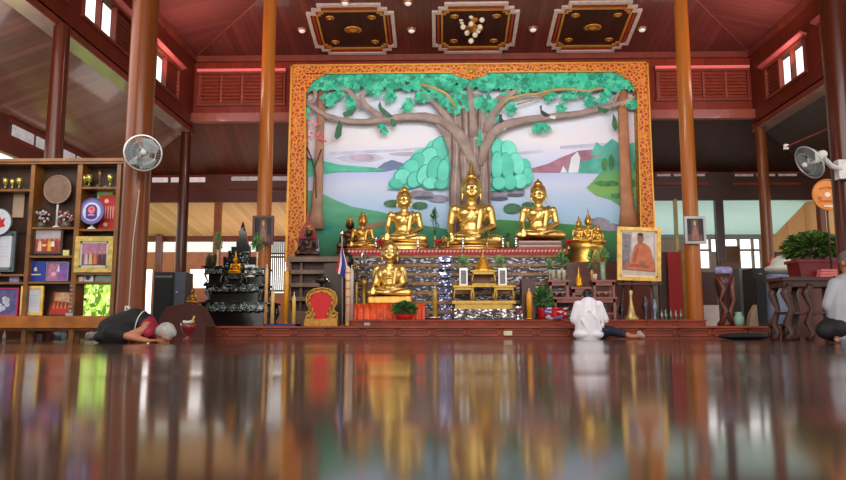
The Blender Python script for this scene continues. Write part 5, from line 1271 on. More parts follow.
# brown round scalloped fan on a stick
def rfan(label,px,py,r,pyb,Y,face,rim,shapes=(),scal=0,stick=M((214,208,190),.4),zb=None,lean=0):
    c=P(px,py,Y);k=P(px+1,py,Y).x-c.x;R=r*k; zb=P(px,pyb,Y).z if zb is None else zb
    t=thing('ceremonial_fan',label,'fan',(c.x,Y,zb))
    b=B(); n=48; pts=[]
    for i in range(n):
        a_=2*PI*i/n; rr=R*(1+(.045*abs(math.sin(a_*scal/2)) if scal else 0)); pts.append((c.x+rr*math.cos(a_),c.z+rr*1.04*math.sin(a_)))
    b.prism(pts,Y-.01,Y+.01); part('disc',t,b,face)
    b=B(); b.tube([(x,Y-.012,zz) for x,zz in pts]+[(pts[0][0],Y-.012,pts[0][1])],R*.045,6); part('rim',t,b,rim,True)
    if shapes:
        b=B()
        for i,(m_,poly) in enumerate(shapes): b.use(m_); b.prism([(c.x+u*R,c.z+v*R) for u,v in poly],Y-.013-.002*i,Y-.011)
        part('emblem',t,b)
    part('stick',t,B().tube([(c.x+lean,Y+.02,zb),(c.x,Y+.02,c.z)],.014,8),stick,True)
    part('foot',t,B().lathe([(.06,zb),(.05,zb+.02),(.015,zb+.04)],(c.x+lean,Y+.02,0),12),stick)
    return t
rfan('round brown fan with a scalloped rim on a pale stick, cabinet middle bay',58,189.5,13,227,Yi+.03,M((116,88,72),.6,0,.25,8),M((150,120,100),.5),scal=20,zb=cz_(227))
PUR=M((96,88,160),.5,0,.1);WH=M((205,205,222),.5,0,.04);PK=M((226,120,120),.5);GDD=M((220,170,80),.5)
rfan('round violet and white fan with a pink centred emblem, cabinet right bay',92,211.5,12.2,236,Yi-.04,M((112,104,172),.5,0,.15,6),M((90,90,150),.4),[(WH,oval(0,-.02,.74,.76,24)),(M((66,50,130),.5),[(-.46,-.5),(-.3,-.62),(0,-.7),(.3,-.62),(.46,-.5),(.46,.25),(.3,.5),(0,.58),(-.3,.5),(-.46,.25)]),(PK,oval(0,.12,.28,.3,14)),(M((190,60,80),.5),oval(0,.2,.12,.12,10)),(M((210,150,190),.5),[(-.3,-.35),(.3,-.35),(.18,-.22),(-.18,-.22)])],zb=cz_(229))
rfan('white round fan with a red leaf-like emblem at the left edge, cabinet left bay',-1,222,13,246,Yi-.05,M((206,210,218),.5,0,.1),M((70,80,84),.4),[(M((190,26,36),.5),[(-.5,-.1),(-.3,.3),(-.1,.1),(.05,.5),(.2,.15),(.5,.3),(.4,-.1),(.55,-.35),(.1,-.45),(-.3,-.4)])],zb=cz_(274))
# red banner with white stripes
a=P(98,228,Yi+.1);c=P(117.5,195,Yi+.1); t=thing('red_banner','red banner with white upright stripes and small crests behind the violet fan','banner',((a.x+c.x)/2,Yi+.1,cz_(229)))
XBn=min(c.x,cx_(113)-.01)
part('cloth',t,B().box(a.x,XBn,Yi+.1,Yi+.12,cz_(229),c.z),M((196,40,36),.5,0,.1))
b=B()
for k_ in range(5):
    x=a.x+.05+k_*.035; b.box(x,x+.012,Yi+.095,Yi+.1,a.z+.13,a.z+.3)
for zz_,r in ((a.z+.37,.03),(a.z+.05,.03)): b.prism(oval(a.x+.1,zz_,r,r,10),Yi+.095,Yi+.1)
part('white_marks',t,b,M((232,190,180),.5))
# flowers in middle bay
for (px,lb,cl_) in ((41,'white and pink flower arrangement left of the brown fan stick',[(200,190,200),(214,160,160),(120,130,120)]),(66,'pink and white flower arrangement right of the brown fan stick',[(190,90,100),(200,195,190),(90,110,90)])):
    a=P(px,227,Yi+.07); t=thing('flower_arrangement',lb,'flowers',(a.x,Yi+.07,cz_(227)),'flower arrangements in the cabinet')
    part('vase',t,B().lathe([(.05,cz_(227)),(.07,cz_(227)+.05),(.04,cz_(227)+.09)],(a.x,Yi+.07,0),12),M((90,80,70),.3),True)
    b=B()
    for i in range(26):
        b.use(M(random.choice(cl_),.6)); b.ell((a.x+random.uniform(-.09,.09),Yi+.07+random.uniform(-.05,.05),cz_(227)+.1+random.uniform(-.02,.13)),random.uniform(.014,.024),u=6,v=4)
    part('blooms',t,b,None,True)
    b=B()
    for i in range(5): b.tube([(a.x,Yi+.07,cz_(227)+.07),(a.x+random.uniform(-.07,.07),Yi+.07,cz_(227)+.18)],.004,4)
    part('stems',t,b,DGREEN)
def cbx(name,label,cat,p0,p1,y0,y1,mat,Y=Yi,dep=.08,zb=None,extra=None):
    a=P(p0,y1,Y);c=P(p1,y0,Y); o=tag(obj(name,B().box(a.x,c.x,Y,Y+dep,cz_(y1) if zb is None else zb,c.z),None,mat,bevel=.004),label,cat)
    return o
cbx('white_box','small white box at the left of the low shelf under the gold framed photo','box',76,83.5,276.5,281.5,M((226,210,214),.4))
o=cbx('white_mug_box','white box with a dark round mark under the gold framed photo','box',84,93.5,273.8,281.5,M((214,220,216),.4))
a=P(88,277.5,Yi); obj('round_mark',B().lathe([(.02,0),(.035,-.004),(.02,-.006)],(a.x,Yi,a.z),14,ax='Y'),o,M((50,60,60),.4))
cbx('green_glass_block','dark green glassy block right on the low shelf under the gold framed photo','block',95,112,274,281.5,M((96,124,104),.15,0,.2,9,coat=.5))
cbx('yellow_card','pale yellow card beside the dark framed photo, middle bay','card',62.5,69,250,255.5,M((208,204,130),.5),Y=Yi-.03,dep=.02)
cbx('violet_ornament','small white and violet ornament box on the left bay lower shelf','box',9,19,275.5,282,M((150,130,170),.4,0,.4,30))
cbx('garden_glimpse_strip','pale green strip imitating the garden glimpse under the trophies in the right bay','plaque',97,113,196-10,196,M((150,190,110),.4,0,.15,6,emit=.1),Y=Yi+.14,dep=.02,zb=cz_(196))  # added strip coloured as the garden seen through the cabinet back
cbx('beige_panel','beige upright panel at the right of the left bay','panel',12,25,188.8,215,M((190,164,136),.5,0,.15,4),Y=Yi+.13,dep=.02,zb=cz_(215))
# crystal column
a=P(71,316,Yi-.05); t=thing('crystal_trophy','slim sparkling crystal trophy column on the cabinet bottom shelf','trophy',(a.x,Yi-.05,cz_(316)))
zq0=cz_(316); zq1=P(71,284,Yi).z
part('base',t,B().box(a.x-.05,a.x+.05,Yi-.1,Yi,zq0,zq0+.04),SILVER)
b=B()
for k_ in range(7):
    z0=zq0+.04+(zq1-zq0-.04)*k_/7; z1=zq0+.04+(zq1-zq0-.04)*(k_+1)/7; b.lathe([(.015,z0),(.042,(z0+z1)/2),(.015,z1)],(a.x,Yi-.05,0),8)
part('crystal',t,b,M((190,200,215),.1,.5,.3,40))
# objects on the floor seen under the cabinet
for i,(p0,p1,y0,mat,lb,nm) in enumerate(((52,64,330,M((150,170,190),.5,0,.4,20),'grey-blue bundle seen under the cabinet, middle','bundle'),(84,98,331,M((225,215,205),.5,0,.4,20),'white-pink bundle seen under the right end of the cabinet','bundle'),(1,4,329,M((210,205,200),.5),'small pale bottle under the cabinet at the left edge','bottle'),(24,28,330,M((205,200,195),.5),'small pale bottle under the cabinet, second from the left','bottle'))):
    a=P(p0,338,10.5);c=P(p1,y0,10.5); b=B()
    if nm=='bundle':
        for k_ in range(4): b.ell((a.x+(c.x-a.x)*(.2+.2*k_),10.55,.06),((c.x-a.x)*.2,.07,.055+.01*(k_%2)))
    else: b.lathe([(.022,0),(.024,.05),(.02,.08),(.009,.1),(.009,.13)],((a.x+c.x)/2,10.55,0),12)
    tag(obj(nm,b,None,mat,True),lb,nm)
# ================= RIGHT SIDE =================
Yr=13.4
def floor_thing(*a): pass
block('red_cloth_banner','tall dark red cloth panel with gold edging between the portrait and the right column','banner',670,681,252,316,13.9,.06,M((150,16,18),.6,0,.15,4),ZU)
block('gold_edged_board','narrow board with a dull gold edge right of the red cloth panel','board',681.5,685.5,250,316,13.92,.05,M((150,110,50),.4,.4,.2,5),ZU)
block('dark_board','dark brown board left of the red cloth panel','board',660,669.5,252,316,14.0,.06,M((60,26,20),.5,0,.2,4),ZU)
# gold mini stand under the portrait
lat('gold_conical_stand','gold-coloured flared stand below the monk portrait','stand',631.5,318,290,13.2,[(7.5,0),(7,.08),(4,.2),(3,.4),(1.6,.6),(1.4,.8),(2.4,.95),(1,1)],M((190,160,100),.4,.6,.3,12),zb=ZU)
for i,(px,c_,hh,lb) in enumerate(((615,(96,92,90),300,'dark metal vase left of the gold conical stand'),(646,(70,60,60),296,'dark vase right of the gold conical stand'),(655,(110,116,130),299,'blue-grey vase below the portrait right edge'),(622,(60,50,44),304,'small dark pot left of the gold conical stand'))):
    lat('altar_vase',lb,'vase',px,318,hh,13.3+.05*i,[(2.5,0),(2.2,.08),(1.4,.2),(3.6,.55),(2.6,.8),(1.4,.9),(2.4,1)],M(c_,.25,.5,.3,20),'dark vases below the portrait',zb=ZU)
for i,px in enumerate((662,666,671,676,681)):
    lat('small_bottle','%s of the five small bottles below the red cloth panel'%('leftmost','second from left','middle one','fourth from left','rightmost')[i],'bottle',px,318,309,13.3,[(1.5,0),(1.6,.5),(.8,.7),(.6,1)],M((120,124,110),.15,.4,.4,30),'small bottles below the red cloth panel',zb=ZU)
# lectern/covered pieces further right (on the floor behind the dais or on it)
def onfloor(px,Y): return P(px,300,Y).x
YR=14.5
BRN=M((70,32,22),.45,0,.3,6,coat=.15)
a=P(703,326,YR);c=P(720,305,YR)
block('white_draped_box','white cloth-covered box right of the right column','box',703,719,305,326,14.2,.5,M((222,206,198),.6,0,.08,3),ZD)
# dark panel behind
block('brown_back_panel','plain brown panel standing behind the carved stand, right of the right column','panel',724,741,262,324,15.3,.05,M((88,48,28),.5,0,.2,3),0)
block('grey_green_locker','plain grey-green locker beside the black cabinet','locker',742,757,268,324,14.7,.5,M((92,100,90),.5,0,.12,3),0)
block('dark_low_cupboard','dark red low cupboard in the shade behind the white-draped box','cupboard',701,716,272,303,16.98,.4,M((66,26,20),.5,0,.2,3),0)
t=thing('black_cabinet','tall black loudspeaker-like cabinet beside the blue-grey draped stand','cabinet',(onfloor(763,13.8),13.8,0))
a=P(756,324,13.8);c=P(770,268,13.8)
part('body',t,B().box(a.x,c.x,13.8,14.3,0,c.z),M((14,14,16),.45)); part('front_grille',t,B().box(a.x+.03,c.x-.03,13.785,13.8,ZD+.1,c.z-.2),M((24,24,26),.7,0,.3,60)); part('badge',t,B().box(a.x+.1,a.x+.16,13.78,13.79,c.z-.12,c.z-.1),M((140,140,140),.4))
# carved stand with bluish bundle
Yk=13.6; a=P(725.5,325,Yk);k=P(726.5,325,Yk).x-a.x
t=thing('carved_stand','carved dark wooden stand with curling sides, carrying a bluish white bundle','stand',(a.x,Yk,ZD))
zc0=ZD;zc1=P(725,274,Yk).z;hh=zc1-zc0
part('body',t,B().lathe([(8*k,zc0),(8*k,zc0+.06),(4*k,zc0+.15),(3*k,zc0+hh*.35),(6*k,zc0+hh*.55),(8.5*k,zc0+hh*.8),(8.8*k,zc1),(7*k,zc1)],(a.x,Yk,0),14),BRN,True)
b=B()
for s in (-1,1):
    b.tube([(a.x+s*8*k,Yk-.08,zc1-.05),(a.x+s*4*k,Yk-.2,zc0+hh*.7),(a.x+s*7*k,Yk-.12,zc0+hh*.5),(a.x+s*2*k,Yk-.16,zc0+hh*.3),(a.x+s*7*k,Yk-.1,zc0+.02)],[.03,.04,.03,.045,.05],8)
part('curled_legs',t,b,M((104,52,36),.4,0,.3,9,coat=.2),True)
b=B()
for i in range(6): b.ell((a.x+(i-2.5)*2.4*k,Yk+random.uniform(-.05,.05),zc1+.06),(.06,.07,.085))
tag(obj('cloth_bundle',b,None,M((150,146,190),.5,0,.35,10),fuse=.02),'bluish white cloth bundle on top of the carved stand','bundle')
lat('pale_green_vase','pale green vase on the dais in front of the brown panel','vase',739,325,312,13.4,[(3,0),(4.5,.3),(5,.6),(3,.85),(3.6,1)],M((130,170,150),.35,0,.15,5),zb=ZD)
a=P(753,325,13.4); b=B(); b.prism([(P(746,325,13.4).x,0),(P(760,325,13.4).x,0),(P(757,304,13.4).x,P(757,304,13.4).z),(P(752,316,13.4).x,P(752,314,13.4).z)],13.4,13.6)
tag(obj('leaning_cushion',b,None,M((160,130,110),.7,0,.2,5),bevel=.02),'beige triangular cushion in front of the grey-green locker','cushion')
# blue-grey draped stand and white basin with orange flowers
Yd_=12.9; a=P(772,325,Yd_);c=P(791,274,Yd_); cxm=(a.x+c.x)/2
t=thing('draped_stand','round stand draped in blue-grey cloth, below the white basin','stand',(cxm,Yd_,0))
b=B(); n=40; r=(c.x-a.x)/2; rings=[]
for zz_,f in ((.005,1.02),(.5,.98),(c.z-.04,.96),(c.z,.9),(c.z,.02)):
    rings.append([b.bm.verts.new((cxm+r*f*(1+.05*math.sin(i*2.2)*(c.z-zz_))*math.cos(2*PI*i/n),Yd_+.1+r*f*(1+.05*math.sin(i*2.2)*(c.z-zz_))*math.sin(2*PI*i/n),zz_)) for i in range(n)])
for p_,q_ in zip(rings,rings[1:]):
    for i in range(n): b._f([p_[i],p_[(i+1)%n],q_[(i+1)%n],q_[i]])
b._f(rings[-1]); b._f(rings[0][::-1])
part('cloth',t,b,M((104,116,136),.6,0,.2,4),True)
part('stand_post',t,B().lathe([(.05,0),(.05,c.z-.02)],(cxm,Yd_+.1,0),10),BRN)
tag(obj('white_basin',B().lathe([(r*.5,c.z+.005),(r*1.25,c.z+.05),(r*1.45,c.z+.1),(r*1.4,c.z+.13),(r*.95,c.z+.17),(r*.8,c.z+.26),(r*.3,c.z+.33),(.01,c.z+.34)],(cxm+.08,Yd_+.1,0),24),None,M((196,198,186),.4,0,.12,6),True),'whitish wide-brimmed covered basin on the blue-grey draped stand','basin')
# table with planter
Yt2=9.9
zt2=P(810,277,Yt2).z; a=P(780,277,Yt2);c=P(850,277,Yt2); xm2=(a.x+c.x)/2
t=thing('carved_table','dark carved wooden altar table with curling legs at the right edge','table',(xm2,Yt2,0))
part('table_top',t,B().box(a.x,c.x,Yt2-.05,Yt2+.5,zt2-.05,zt2),BRN); part('apron',t,B().box(a.x+.04,c.x-.04,Yt2,Yt2+.45,zt2-.13,zt2-.05),BRN)
for x,s in ((a.x+.12,-1),(c.x-.12,1),(a.x+.4,-1)):
    for y in (Yt2+.03,Yt2+.42):
        part('leg',t,B().tube([(x,y,zt2-.1),(x+s*.05,y,zt2*.75),(x-s*.02,y,zt2*.5),(x+s*.05,y,zt2*.28),(x-s*.01,y,.1),(x+s*.05,y,0)],[.06,.065,.035,.055,.035,.06],10),BRN,True)
part('shelf',t,B().box(a.x+.08,c.x-.08,Yt2+.05,Yt2+.42,zt2*.42,zt2*.42+.03),BRN)
# planter
Yg=10.06
t=thing('red_planter','dark red box planter overflowing with bushy green leaves, on the carved table','plant',(P(817,277,Yg).x,Yg+.1,zt2))
a=P(799,277,Yg);c=P(842,260,Yg); b=B(); b.prism([(a.x+.04,zt2),(c.x-.04,zt2),(c.x,c.z),(a.x,c.z)],Yg,Yg+.35); part('pot',t,b,M((112,12,22),.4,0,.15,4))
part('pot_rim',t,B().box(a.x-.02,c.x+.02,Yg-.02,Yg+.37,c.z-.03,c.z+.01),M((124,16,26),.4))
b=B(); kk=P(801,250,Yg).x-P(800,250,Yg).x
leafy(b,(P(820,246,Yg).x,Yg+.18,P(820,248,Yg).z),(33*kk,.34,19*kk),1100,.075,[M((74,104,40),.5,0,.3,9),M((120,150,66),.5,0,.3,9),M((44,66,28),.5,0,.3,9)])
part('leaves',t,b)
b=B()
for i in range(14): b.tube([(P(822,258,Yg).x+random.uniform(-.25,.25),Yg+.18,c.z-.02),(P(822,250,Yg).x+random.uniform(-.4,.4),Yg+.18+random.uniform(-.15,.15),P(822,245,Yg).z+.1)],.006,4)
part('stems',t,b,DGREEN)
a=P(818,277,9.96);c=P(838,268,9.96)
b=B(); 
for k_ in range(3): b.cbox(((a.x+c.x)/2+.01*k_,9.96,zt2+.018+.035*k_),(c.x-a.x,.12,.034),Euler((0,0,.02*k_)))
tag(obj('folded_pink_cloth',b,None,M((222,120,116),.6,0,.1,5),bevel=.008),'folded salmon-pink cloth on the carved table before the red planter','cloth')
t=thing('orange_flowers','small orange flower bunch in a slim holder at the left end of the carved table','flowers',(P(776,270,13.2).x,13.25,c.z))
zf0=P(776,325,13.25).z
t.location=(P(776.5,300,13.3).x,13.35,0)
part('holder',t,B().lathe([(.05,0),(.03,.1),(.02,P(776,268,13.35).z),(.035,P(776,266,13.35).z)],(t.location.x,13.35,0),10),BRN,True)
b=B()
for i in range(12): b.ell((t.location.x+random.uniform(-.07,.07),13.35+random.uniform(-.05,.05),P(776,262,13.35).z+random.uniform(-.05,.06)),.035,u=7,v=5)
part('blooms',t,b,M((222,90,20),.6,0,.2,12),True); t['label']='small orange flower bunch in a slim brown holder above the white basin'
# orange round fan
rfan('round orange fan with a white centre on a thin stick before the thick right column',827,195,15,277,9.93,M((216,130,36),.5,0,.15,5),M((190,110,30),.4),[(M((226,220,214),.5),oval(0,.02,.2,.16,14)),(M((170,80,90),.5),oval(-.52,-.22,.14,.12,9)),(M((170,80,90),.5),oval(.52,-.22,.14,.12,9)),(M((196,90,30),.5),[(-.6,-.45),(.6,-.45),(.5,-.35),(-.5,-.35)]),(M((226,206,170),.5),[(-.35,-.85),(.35,-.85),(.25,-.7),(-.25,-.7)]),(M((190,96,30),.5),[(-.5,.45),(0,.62),(.5,.45),(.4,.4),(0,.52),(-.4,.4)])],stick=M((60,50,40),.5),zb=zt2+.0)
# carved small stools near the front right
YS=10.6
for i,(p0,p1,lb) in enumerate(((775,792,'small carved brown footstool at the floor left of the carved table'),)):
    a=P(p0,340,YS);c=P(p1,324,YS); t=thing('carved_footstool',lb,'stool',((a.x+c.x)/2,YS,0))
    zz_=c.z; part('seat',t,B().box(a.x,c.x,YS,YS+.22,zz_-.03,zz_),BRN)
    for x in (a.x+.04,c.x-.04):
        for y in (YS+.03,YS+.19): part('leg',t,B().tube([(x,y,zz_-.02),(x*1.0+.02*(1 if x>(a.x+c.x)/2 else -1),y,zz_*.5),(x,y,0)],[.03,.036,.03],8),BRN,True)
# black mat
a=P(724,341,11.6);c=P(779,333,11.6)
YM2=11.3
b=B(); x0,x1=P(725,339,YM2).x,P(779,339,YM2).x
b.ell(((x0+x1)/2,YM2+.25,.05),((x1-x0)/2,.28,.06),u=24)
tag(obj('black_floor_cushion',b,None,M((16,14,16),.7,0,.3,5),True),'long flat black cushion on the floor before the dais, right side','cushion')
# metal posts seen through the back of the altar (bright pipe stand near the lattice)
# ================= PEOPLE =================
SKINC=M((176,112,82),.5,0,.08,5)
def hand(b,w,d,up,s=1.0,side=1,curl=.25):
    """palm, four uneven fingers and a side thumb; d = finger direction, up = back of hand"""
    w=Vector(w);d=Vector(d).normalized();up=Vector(up).normalized();r=d.cross(up).normalized()*side
    b.ell(w+d*.045*s,(.01,.01,.01)); 
    R=Matrix((r,d,up)).transposed().to_euler(); b.ell(w+d*.045*s,(.042*s,.055*s,.017*s),R)
    for i,(o,L) in enumerate(((-.030,.062),(-.010,.075),(.010,.072),(.029,.056))):
        p=w+d*.088*s+r*o*s; m_=p+d*L*.5*s-up*curl*.01*s; e=p+d*L*s-up*curl*.05*s
        b.cap(p,m_,.0095*s,.0088*s,8); b.cap(m_,e,.0088*s,.0075*s,8)
    p=w+d*.03*s-r*.036*s; m_=p+d*.03*s-r*.028*s; b.cap(p,m_,.012*s,.0105*s,8); b.cap(m_,m_+d*.03*s-r*.006*s,.0105*s,.009*s,8)
def head(b,c,fwd,up,s=1.0):
    c=Vector(c);f=Vector(fwd).normalized();r=f.cross(Vector(up)).normalized();u=r.cross(f).normalized()
    E=Matrix((r,f,u)).transposed().to_euler(); V=lambda x,y,z_:c+(r*x+f*y+u*z_)*s
    b.ell(V(0,0,.02),(.076*s,.094*s,.10*s),E); b.ell(V(0,.03,-.055),(.055*s,.062*s,.058*s),E); b.ell(V(0,.075,-.088),(.022*s,.02*s,.018*s),E)
    b.cap(V(0,.088,.02),V(0,.112,-.018),.009*s,.014*s,8)
    for q in (-1,1):
        b.ell(V(q*.079,-.002,-.005),(.012*s,.024*s,.034*s),E); b.ell(V(q*.033,.086,.022),(.017*s,.012*s,.012*s),E); b.cap(V(q*.015,.094,.04),V(q*.05,.08,.04),.007*s,.006*s,8)
    b.cap(V(-.022,.094,-.05),V(.022,.094,-.05),.009*s,.009*s,8)
    return V,E
def facebits(t,V,s):
    b=B()
    for q in (-1,1): b.ell(V(q*.033,.096,.022),(.010*s,.006*s,.006*s),u=8,v=6)
    obj('eyes',b,t,M((40,28,24),.3),True)
# --- white-shirted worshipper, seen from behind, legs folded to the right
Yw=11.4; base=P(590,339.5,Yw); base.z=0
w=thing('person','person in a white shirt and navy trousers seated on the floor facing the altar','person',base)
q=lambda x,y,z_:base+Vector((x,y,z_))
fz=lambda py:P(590,py,Yw).z
HT=fz(288)
sh=fz(300) # shoulder height
b=B()
# torso, neck, head bowed forward
b.ell(q(-.02,.05,.12),(.19,.15,.13)); b.cap(q(-.02,.03,.14),q(-.01,.03,.36),.145,.15); b.cap(q(-.01,.03,.36),q(.0,.06,sh-.10),.15,.15)
for s in (-1,1): b.ell(q(s*.155,.05,sh-.085),(.062,.06,.06))
b.cap(q(0,.08,sh-.06),q(.01,.13,sh+.01),.052,.048)
hv,hE=head(b,q(.015,.17,sh+.055),(0,.78,-.62),(0,.62,.78),.98)
# arms: upper arms out of the sleeves, forearms forward, palms together
for s in (-1,1):
    el=q(.235 if s>0 else -.215,.07,sh-.33)
    b.cap(q(s*.165,.05,sh-.09),el,.05,.04); wr=q(s*.04,.30,sh-.22); b.cap(el,wr,.038,.026); hand(b,wr,(-s*.1,.35,.95),(s,0,.1),.95,s,0)
# legs, folded; both shins swept to the right
b.cap(q(-.09,.08,.10),q(-.05,.50,.09),.095,.066); b.cap(q(-.05,.50,.09),q(.34,.30,.055),.062,.042)
b.cap(q(.09,.06,.11),q(.36,.26,.13),.095,.066); b.cap(q(.36,.22,.13),q(.60,.02,.07),.06,.042)
for (p_,d_) in ((q(.36,.29,.045),(1,-.2,0)),(q(.62,.0,.05),(1,-.12,0))):
    d_=Vector(d_).normalized(); b.cap(p_,p_+d_*.13,.036,.03); b.cap(p_+d_*.12,p_+d_*.18,.03,.022)
obj('body',b,w,SKINC,fuse=.0085,it=2); facebits(w,hv,.98)
b=B(); b.ell(hv(0,-.012,.035),(.084,.102,.10),hE); b.ell(hv(0,-.05,-.02),(.076,.06,.075),hE); b.ell(hv(0,.02,.09),(.06,.07,.04),hE)
obj('short_black_hair',b,w,M((14,11,11),.45),fuse=.012,it=2)
b=B()
b.cap(q(-.03,.02,.08),q(-.02,.02,.34),.205,.19); b.cap(q(-.02,.02,.34),q(0,.05,sh-.10),.19,.155); b.ell(q(-.12,-.03,.08),(.15,.16,.085)); b.ell(q(.06,-.03,.08),(.15,.16,.085))
for s in (-1,1):
    b.ell(q(s*.155,.05,sh-.08),(.082,.08,.075)); el=q(.235 if s>0 else -.215,.06,sh-.30); b.cap(q(s*.165,.05,sh-.09),el,.072,.082)
b.ell(q(0,.05,sh-.045),(.12,.08,.045))
for v0,v1,r_ in (((-.15,-.15,.3),(-.04,-.16,.12),.02),((.08,-.15,.42),(.14,-.15,.15),.02),((-.04,-.155,.45),(.1,-.15,.3),.016),((.16,-.10,.45),(.18,-.12,.2),.02)): b.cap(q(*v0),q(*v1),r_,r_*1.2)
o=obj('white_shirt',b,w,M((232,228,236),.7,0,.03,4),fuse=.013,it=3)
b=B(); b.ell(q(-.01,.06,.10),(.225,.19,.10)); b.cap(q(-.09,.08,.11),q(-.05,.50,.10),.11,.085); b.cap(q(-.05,.50,.10),q(.30,.32,.07),.08,.06)
b.cap(q(.09,.04,.12),q(.36,.24,.14),.115,.085); b.cap(q(.36,.22,.14),q(.55,.06,.085),.08,.062)
obj('navy_trousers',b,w,M((28,30,52),.75,0,.2,6),fuse=.013,it=2)
# shoulder bag-like pale bundle beside the feet
a=P(640,339,11.6); b=B(); b.ell((a.x,11.62,.07),(.055,.06,.07)); b.ell((a.x+.02,11.6,.05),(.06,.05,.05))
tag(obj('pale_cloth_roll',b,None,M((170,156,148),.7,0,.15,8),fuse=.012),'small pale grey cloth roll on the floor by the worshipper\'s feet','cloth')
# --- bowing person at left
Yo=7.62; base=P(135,342,Yo); base.z=0
w=thing('person','grey-haired person in black and maroon bowing to the floor beside the pedestal bowl','person',base)
kk=P(136,330,Yo).x-P(135,330,Yo).x
q=lambda px,py,dy=0:Vector((P(px,py,Yo+dy).x,Yo+dy,max(.0,P(px,py,Yo+dy).z)))
b=B()
b.cap(q(114,329),q(134,322),.12,.125); b.cap(q(134,322),q(148,327),.125,.10)     # hips, back, shoulders
for s in (-1,1):
    b.cap(q(113,330,s*.09),q(128,337,s*.12),.085,.062)      # thighs folded under
    b.cap(q(128,338,s*.12),q(105,339,s*.10),.055,.04); b.cap(q(105,339,s*.1),q(99,340,s*.1),.034,.024)
    b.ell(q(147,327,s*.13),(.06,.06,.06)); el=q(127 if s<0 else 140,336,s*.24); b.cap(q(146,329,s*.17),el,.045,.036); wr=q(147 if s<0 else 157,340.5,s*.2)
    b.cap(el,wr,.04,.028); hand(b,wr,(1,-s*.35,-.02),(0,0,1),1.0,-s,.1)
b.cap(q(150,329),q(158,333),.052,.05)
hv,hE=head(b,q(164,334.5),(.55,0,-.83),(.83,0,.55),.95)
obj('body',b,w,SKINC,fuse=.009,it=2); facebits(w,hv,.95)
b=B(); b.ell(hv(0,-.018,.035),(.088,.10,.102),hE); b.ell(hv(0,-.06,-.02),(.08,.055,.075),hE); b.ell(hv(0,.01,.09),(.066,.076,.045),hE)
obj('grey_hair',b,w,M((170,168,166),.7,0,.25,30),fuse=.012,it=2)
b=B(); b.cap(q(112,330),q(135,321.5),.15,.145); b.cap(q(135,321.5),q(144,324),.145,.125); b.cap(q(104,336),q(112,330),.09,.14); b.ell(q(106,337),(.11,.20,.07))
for s in (-1,1): b.cap(q(112,332,s*.1),q(127,336,s*.12),.1,.075); b.cap(q(126,338,s*.12),q(104,339.5,s*.1),.062,.05)
obj('black_clothes',b,w,M((15,15,18),.75,0,.2,6),fuse=.013,it=3)
b=B(); b.cap(q(146,325.5),q(153,331),.125,.085)
for s in (-1,1): b.cap(q(149,328,s*.12),q(148,332,s*.17),.066,.06)
b.cap(q(148,330),q(155,334.5),.09,.06)
obj('maroon_sleeves',b,w,M((146,26,54),.65,0,.15,6),fuse=.012,it=3)
b=B(); pts=[]
for i in range(17):
    a_=-.6+i*(PI+1.2)/16; pts.append(q(141.5,325)+Vector((.03*math.sin(a_)-.0,-.15*math.cos(a_),.148*math.sin(a_))))
b.tube(pts,.005,6); obj('white_neck_band',b,w,M((226,220,226),.6),True)
# --- person at the right edge
Yz=7.42; base=P(845,343,Yz); base.z=0
w=thing('person','grey-haired person in a pale grey shirt and black trousers, kneeling at the right edge','person',base)
q=lambda px,py,dy=0:Vector((P(px,py,Yz+dy).x,Yz+dy,max(.0,P(px,py,Yz+dy).z)))
b=B()
b.ell(q(846,325),(.17,.16,.12)); b.cap(q(846,322),q(847,304),.15,.15); b.cap(q(847,304),q(848,288),.15,.15)
for s in (-1,1): b.ell(q(848+s*12,284),(.062,.06,.06))
b.cap(q(848,282),q(848,274,.01),.055,.05)
hv,hE=head(b,q(849,263,.03),(-.25,.95,-.2),(0,.2,.98),1.0)
for s in (-1,1):
    el=q(848+s*19,311,.05); b.cap(q(848+s*13,286),el,.05,.042); wr=q(848+s*3.5,303,.30); b.cap(el,wr,.04,.028); hand(b,wr,(-s*.1,.3,.95),(s,0,.1),1,s,0)
    b.cap(q(846+s*7,326,.05),q(846+s*12,332,.45),.1,.07); b.cap(q(846+s*12,336.5,.45),q(846+s*9,338,.0),.06,.045); b.cap(q(846+s*9,338,0),q(846+s*9,340,-.17),.035,.026)
obj('body',b,w,SKINC,fuse=.009,it=2); facebits(w,hv,1.0)
b=B(); b.ell(hv(0,-.015,.035),(.088,.105,.102),hE); b.ell(hv(0,-.055,-.02),(.078,.055,.08),hE); b.ell(hv(0,.015,.09),(.066,.076,.045),hE)
obj('grey_hair',b,w,M((112,102,98),.7,0,.3,30),fuse=.012,it=2)
b=B(); b.cap(q(848,330),q(847,304),.19,.19); b.cap(q(847,304),q(848,288),.185,.155)
for s in (-1,1): b.ell(q(848+s*12,284.5),(.08,.078,.07)); b.cap(q(848+s*13,287),q(848+s*18,305,.03),.074,.078)
b.ell(q(848,281),(.11,.08,.045))
obj('pale_shirt',b,w,M((164,166,176),.7,0,.05,4),fuse=.014,it=3)
b=B(); b.ell(q(845,328),(.22,.19,.14)); 
for s in (-1,1): b.cap(q(846+s*7,327,.05),q(846+s*12,332,.45),.125,.09); b.cap(q(846+s*12,335,.45),q(846+s*9,337,.0),.075,.06)
b.cap(q(826,330,0),q(836,326,.05),.10,.13)
obj('black_trousers',b,w,M((17,18,22),.75,0,.2,6),fuse=.014,it=2)
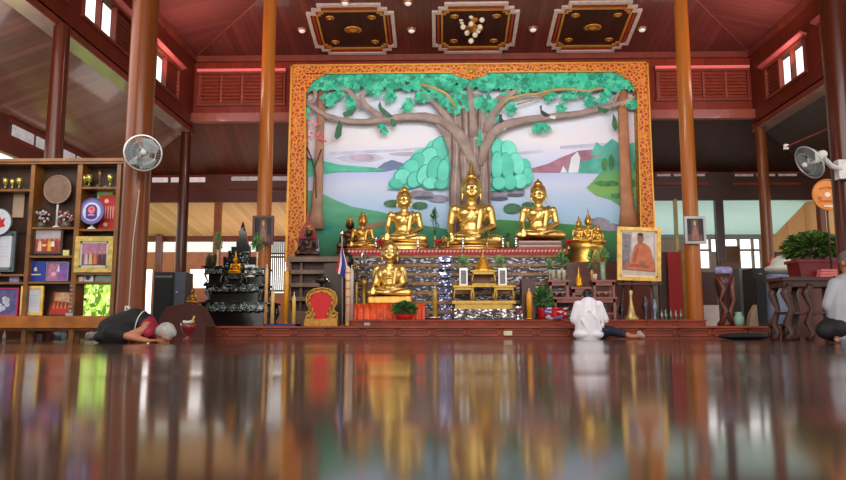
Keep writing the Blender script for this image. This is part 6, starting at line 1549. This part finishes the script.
# ================= CAMERA, WORLD, LAMPS =================
sc=bpy.context.scene
cam=bpy.data.cameras.new('camera'); co=bpy.data.objects.new('camera',cam); COL.objects.link(co)
cam.sensor_width=36; cam.lens=FPX/846*36; cam.clip_start=.02; cam.clip_end=200
Rm=Matrix((Rv,Uv,-Fv)).transposed(); co.matrix_world=Matrix.Translation((0,0,CH))@Rm.to_4x4()
cam.dof.use_dof=True; cam.dof.focus_distance=13.5; cam.dof.aperture_fstop=2.2
sc.camera=co
wd=bpy.data.worlds.new('sky'); sc.world=wd; wd.use_nodes=True
bg=wd.node_tree.nodes['Background']; bg.inputs[0].default_value=(1,.97,.94,1); bg.inputs[1].default_value=1.8
def area(n,loc,tgt,sx,sy,pw,col=(1,1,1)):
    l=bpy.data.lights.new(n,'AREA'); l.shape='RECTANGLE'; l.size=sx;l.size_y=sy;l.energy=pw;l.color=col
    o=bpy.data.objects.new(n,l); COL.objects.link(o); o.location=loc
    o.rotation_euler=(Vector(tgt)-Vector(loc)).to_track_quat('-Z','Y').to_euler(); return o
area('front_fill',(.7,1.0,4.2),(.7,15,1.6),9,2.2,440,(1,.93,.83))  # added fill lamp inside the hall, in place of daylight from the front
area('mural_fill',(.7,9.6,5.5),(.7,15.6,3.6),4.5,.5,170,(.96,.98,1))  # added lamp without a fixture, only to brighten the mural
area('left_fill',(-5.2,8.0,3.6),(1.5,15,2.4),3,2,70,(1,.98,.95))  # added indoor fill in place of light from the left openings
area('right_fill',(6.6,9.5,3.4),(1.0,14.5,1.8),3,2,60,(1,.98,.95))  # added indoor fill for the right side
area('pink_fill_left',(-5.0,13.2,5.3),(-3.6,14.3,6.7),1.6,.5,46,(1,.68,.72))  # added pink lamp imitating window glow on the left ceiling corner
area('pink_fill_right',(6.4,13.2,5.3),(5.0,14.3,6.7),1.6,.5,42,(1,.72,.78))  # added pink lamp for the right ceiling corner
area('veranda_glow_left',(-4,19.3,.4),(-4,19.4,3),7,2.4,150,(1,.93,.82))
area('veranda_glow_right',(7,19.3,.4),(7,19.4,3),6,2.4,90,(1,.98,.95))
area('aisle_left_glow',(-7.2,12.5,1.2),(-6.4,12.4,4.5),3,.8,30,(1,.96,.92))
sc.view_settings.view_transform='Standard'; sc.view_settings.look='None'; sc.view_settings.exposure=0; sc.view_settings.gamma=1
sc.cycles.use_denoising=True
sc.cycles.max_bounces=6; sc.cycles.diffuse_bounces=3; sc.cycles.glossy_bounces=4
sc.cycles.sample_clamp_indirect=6
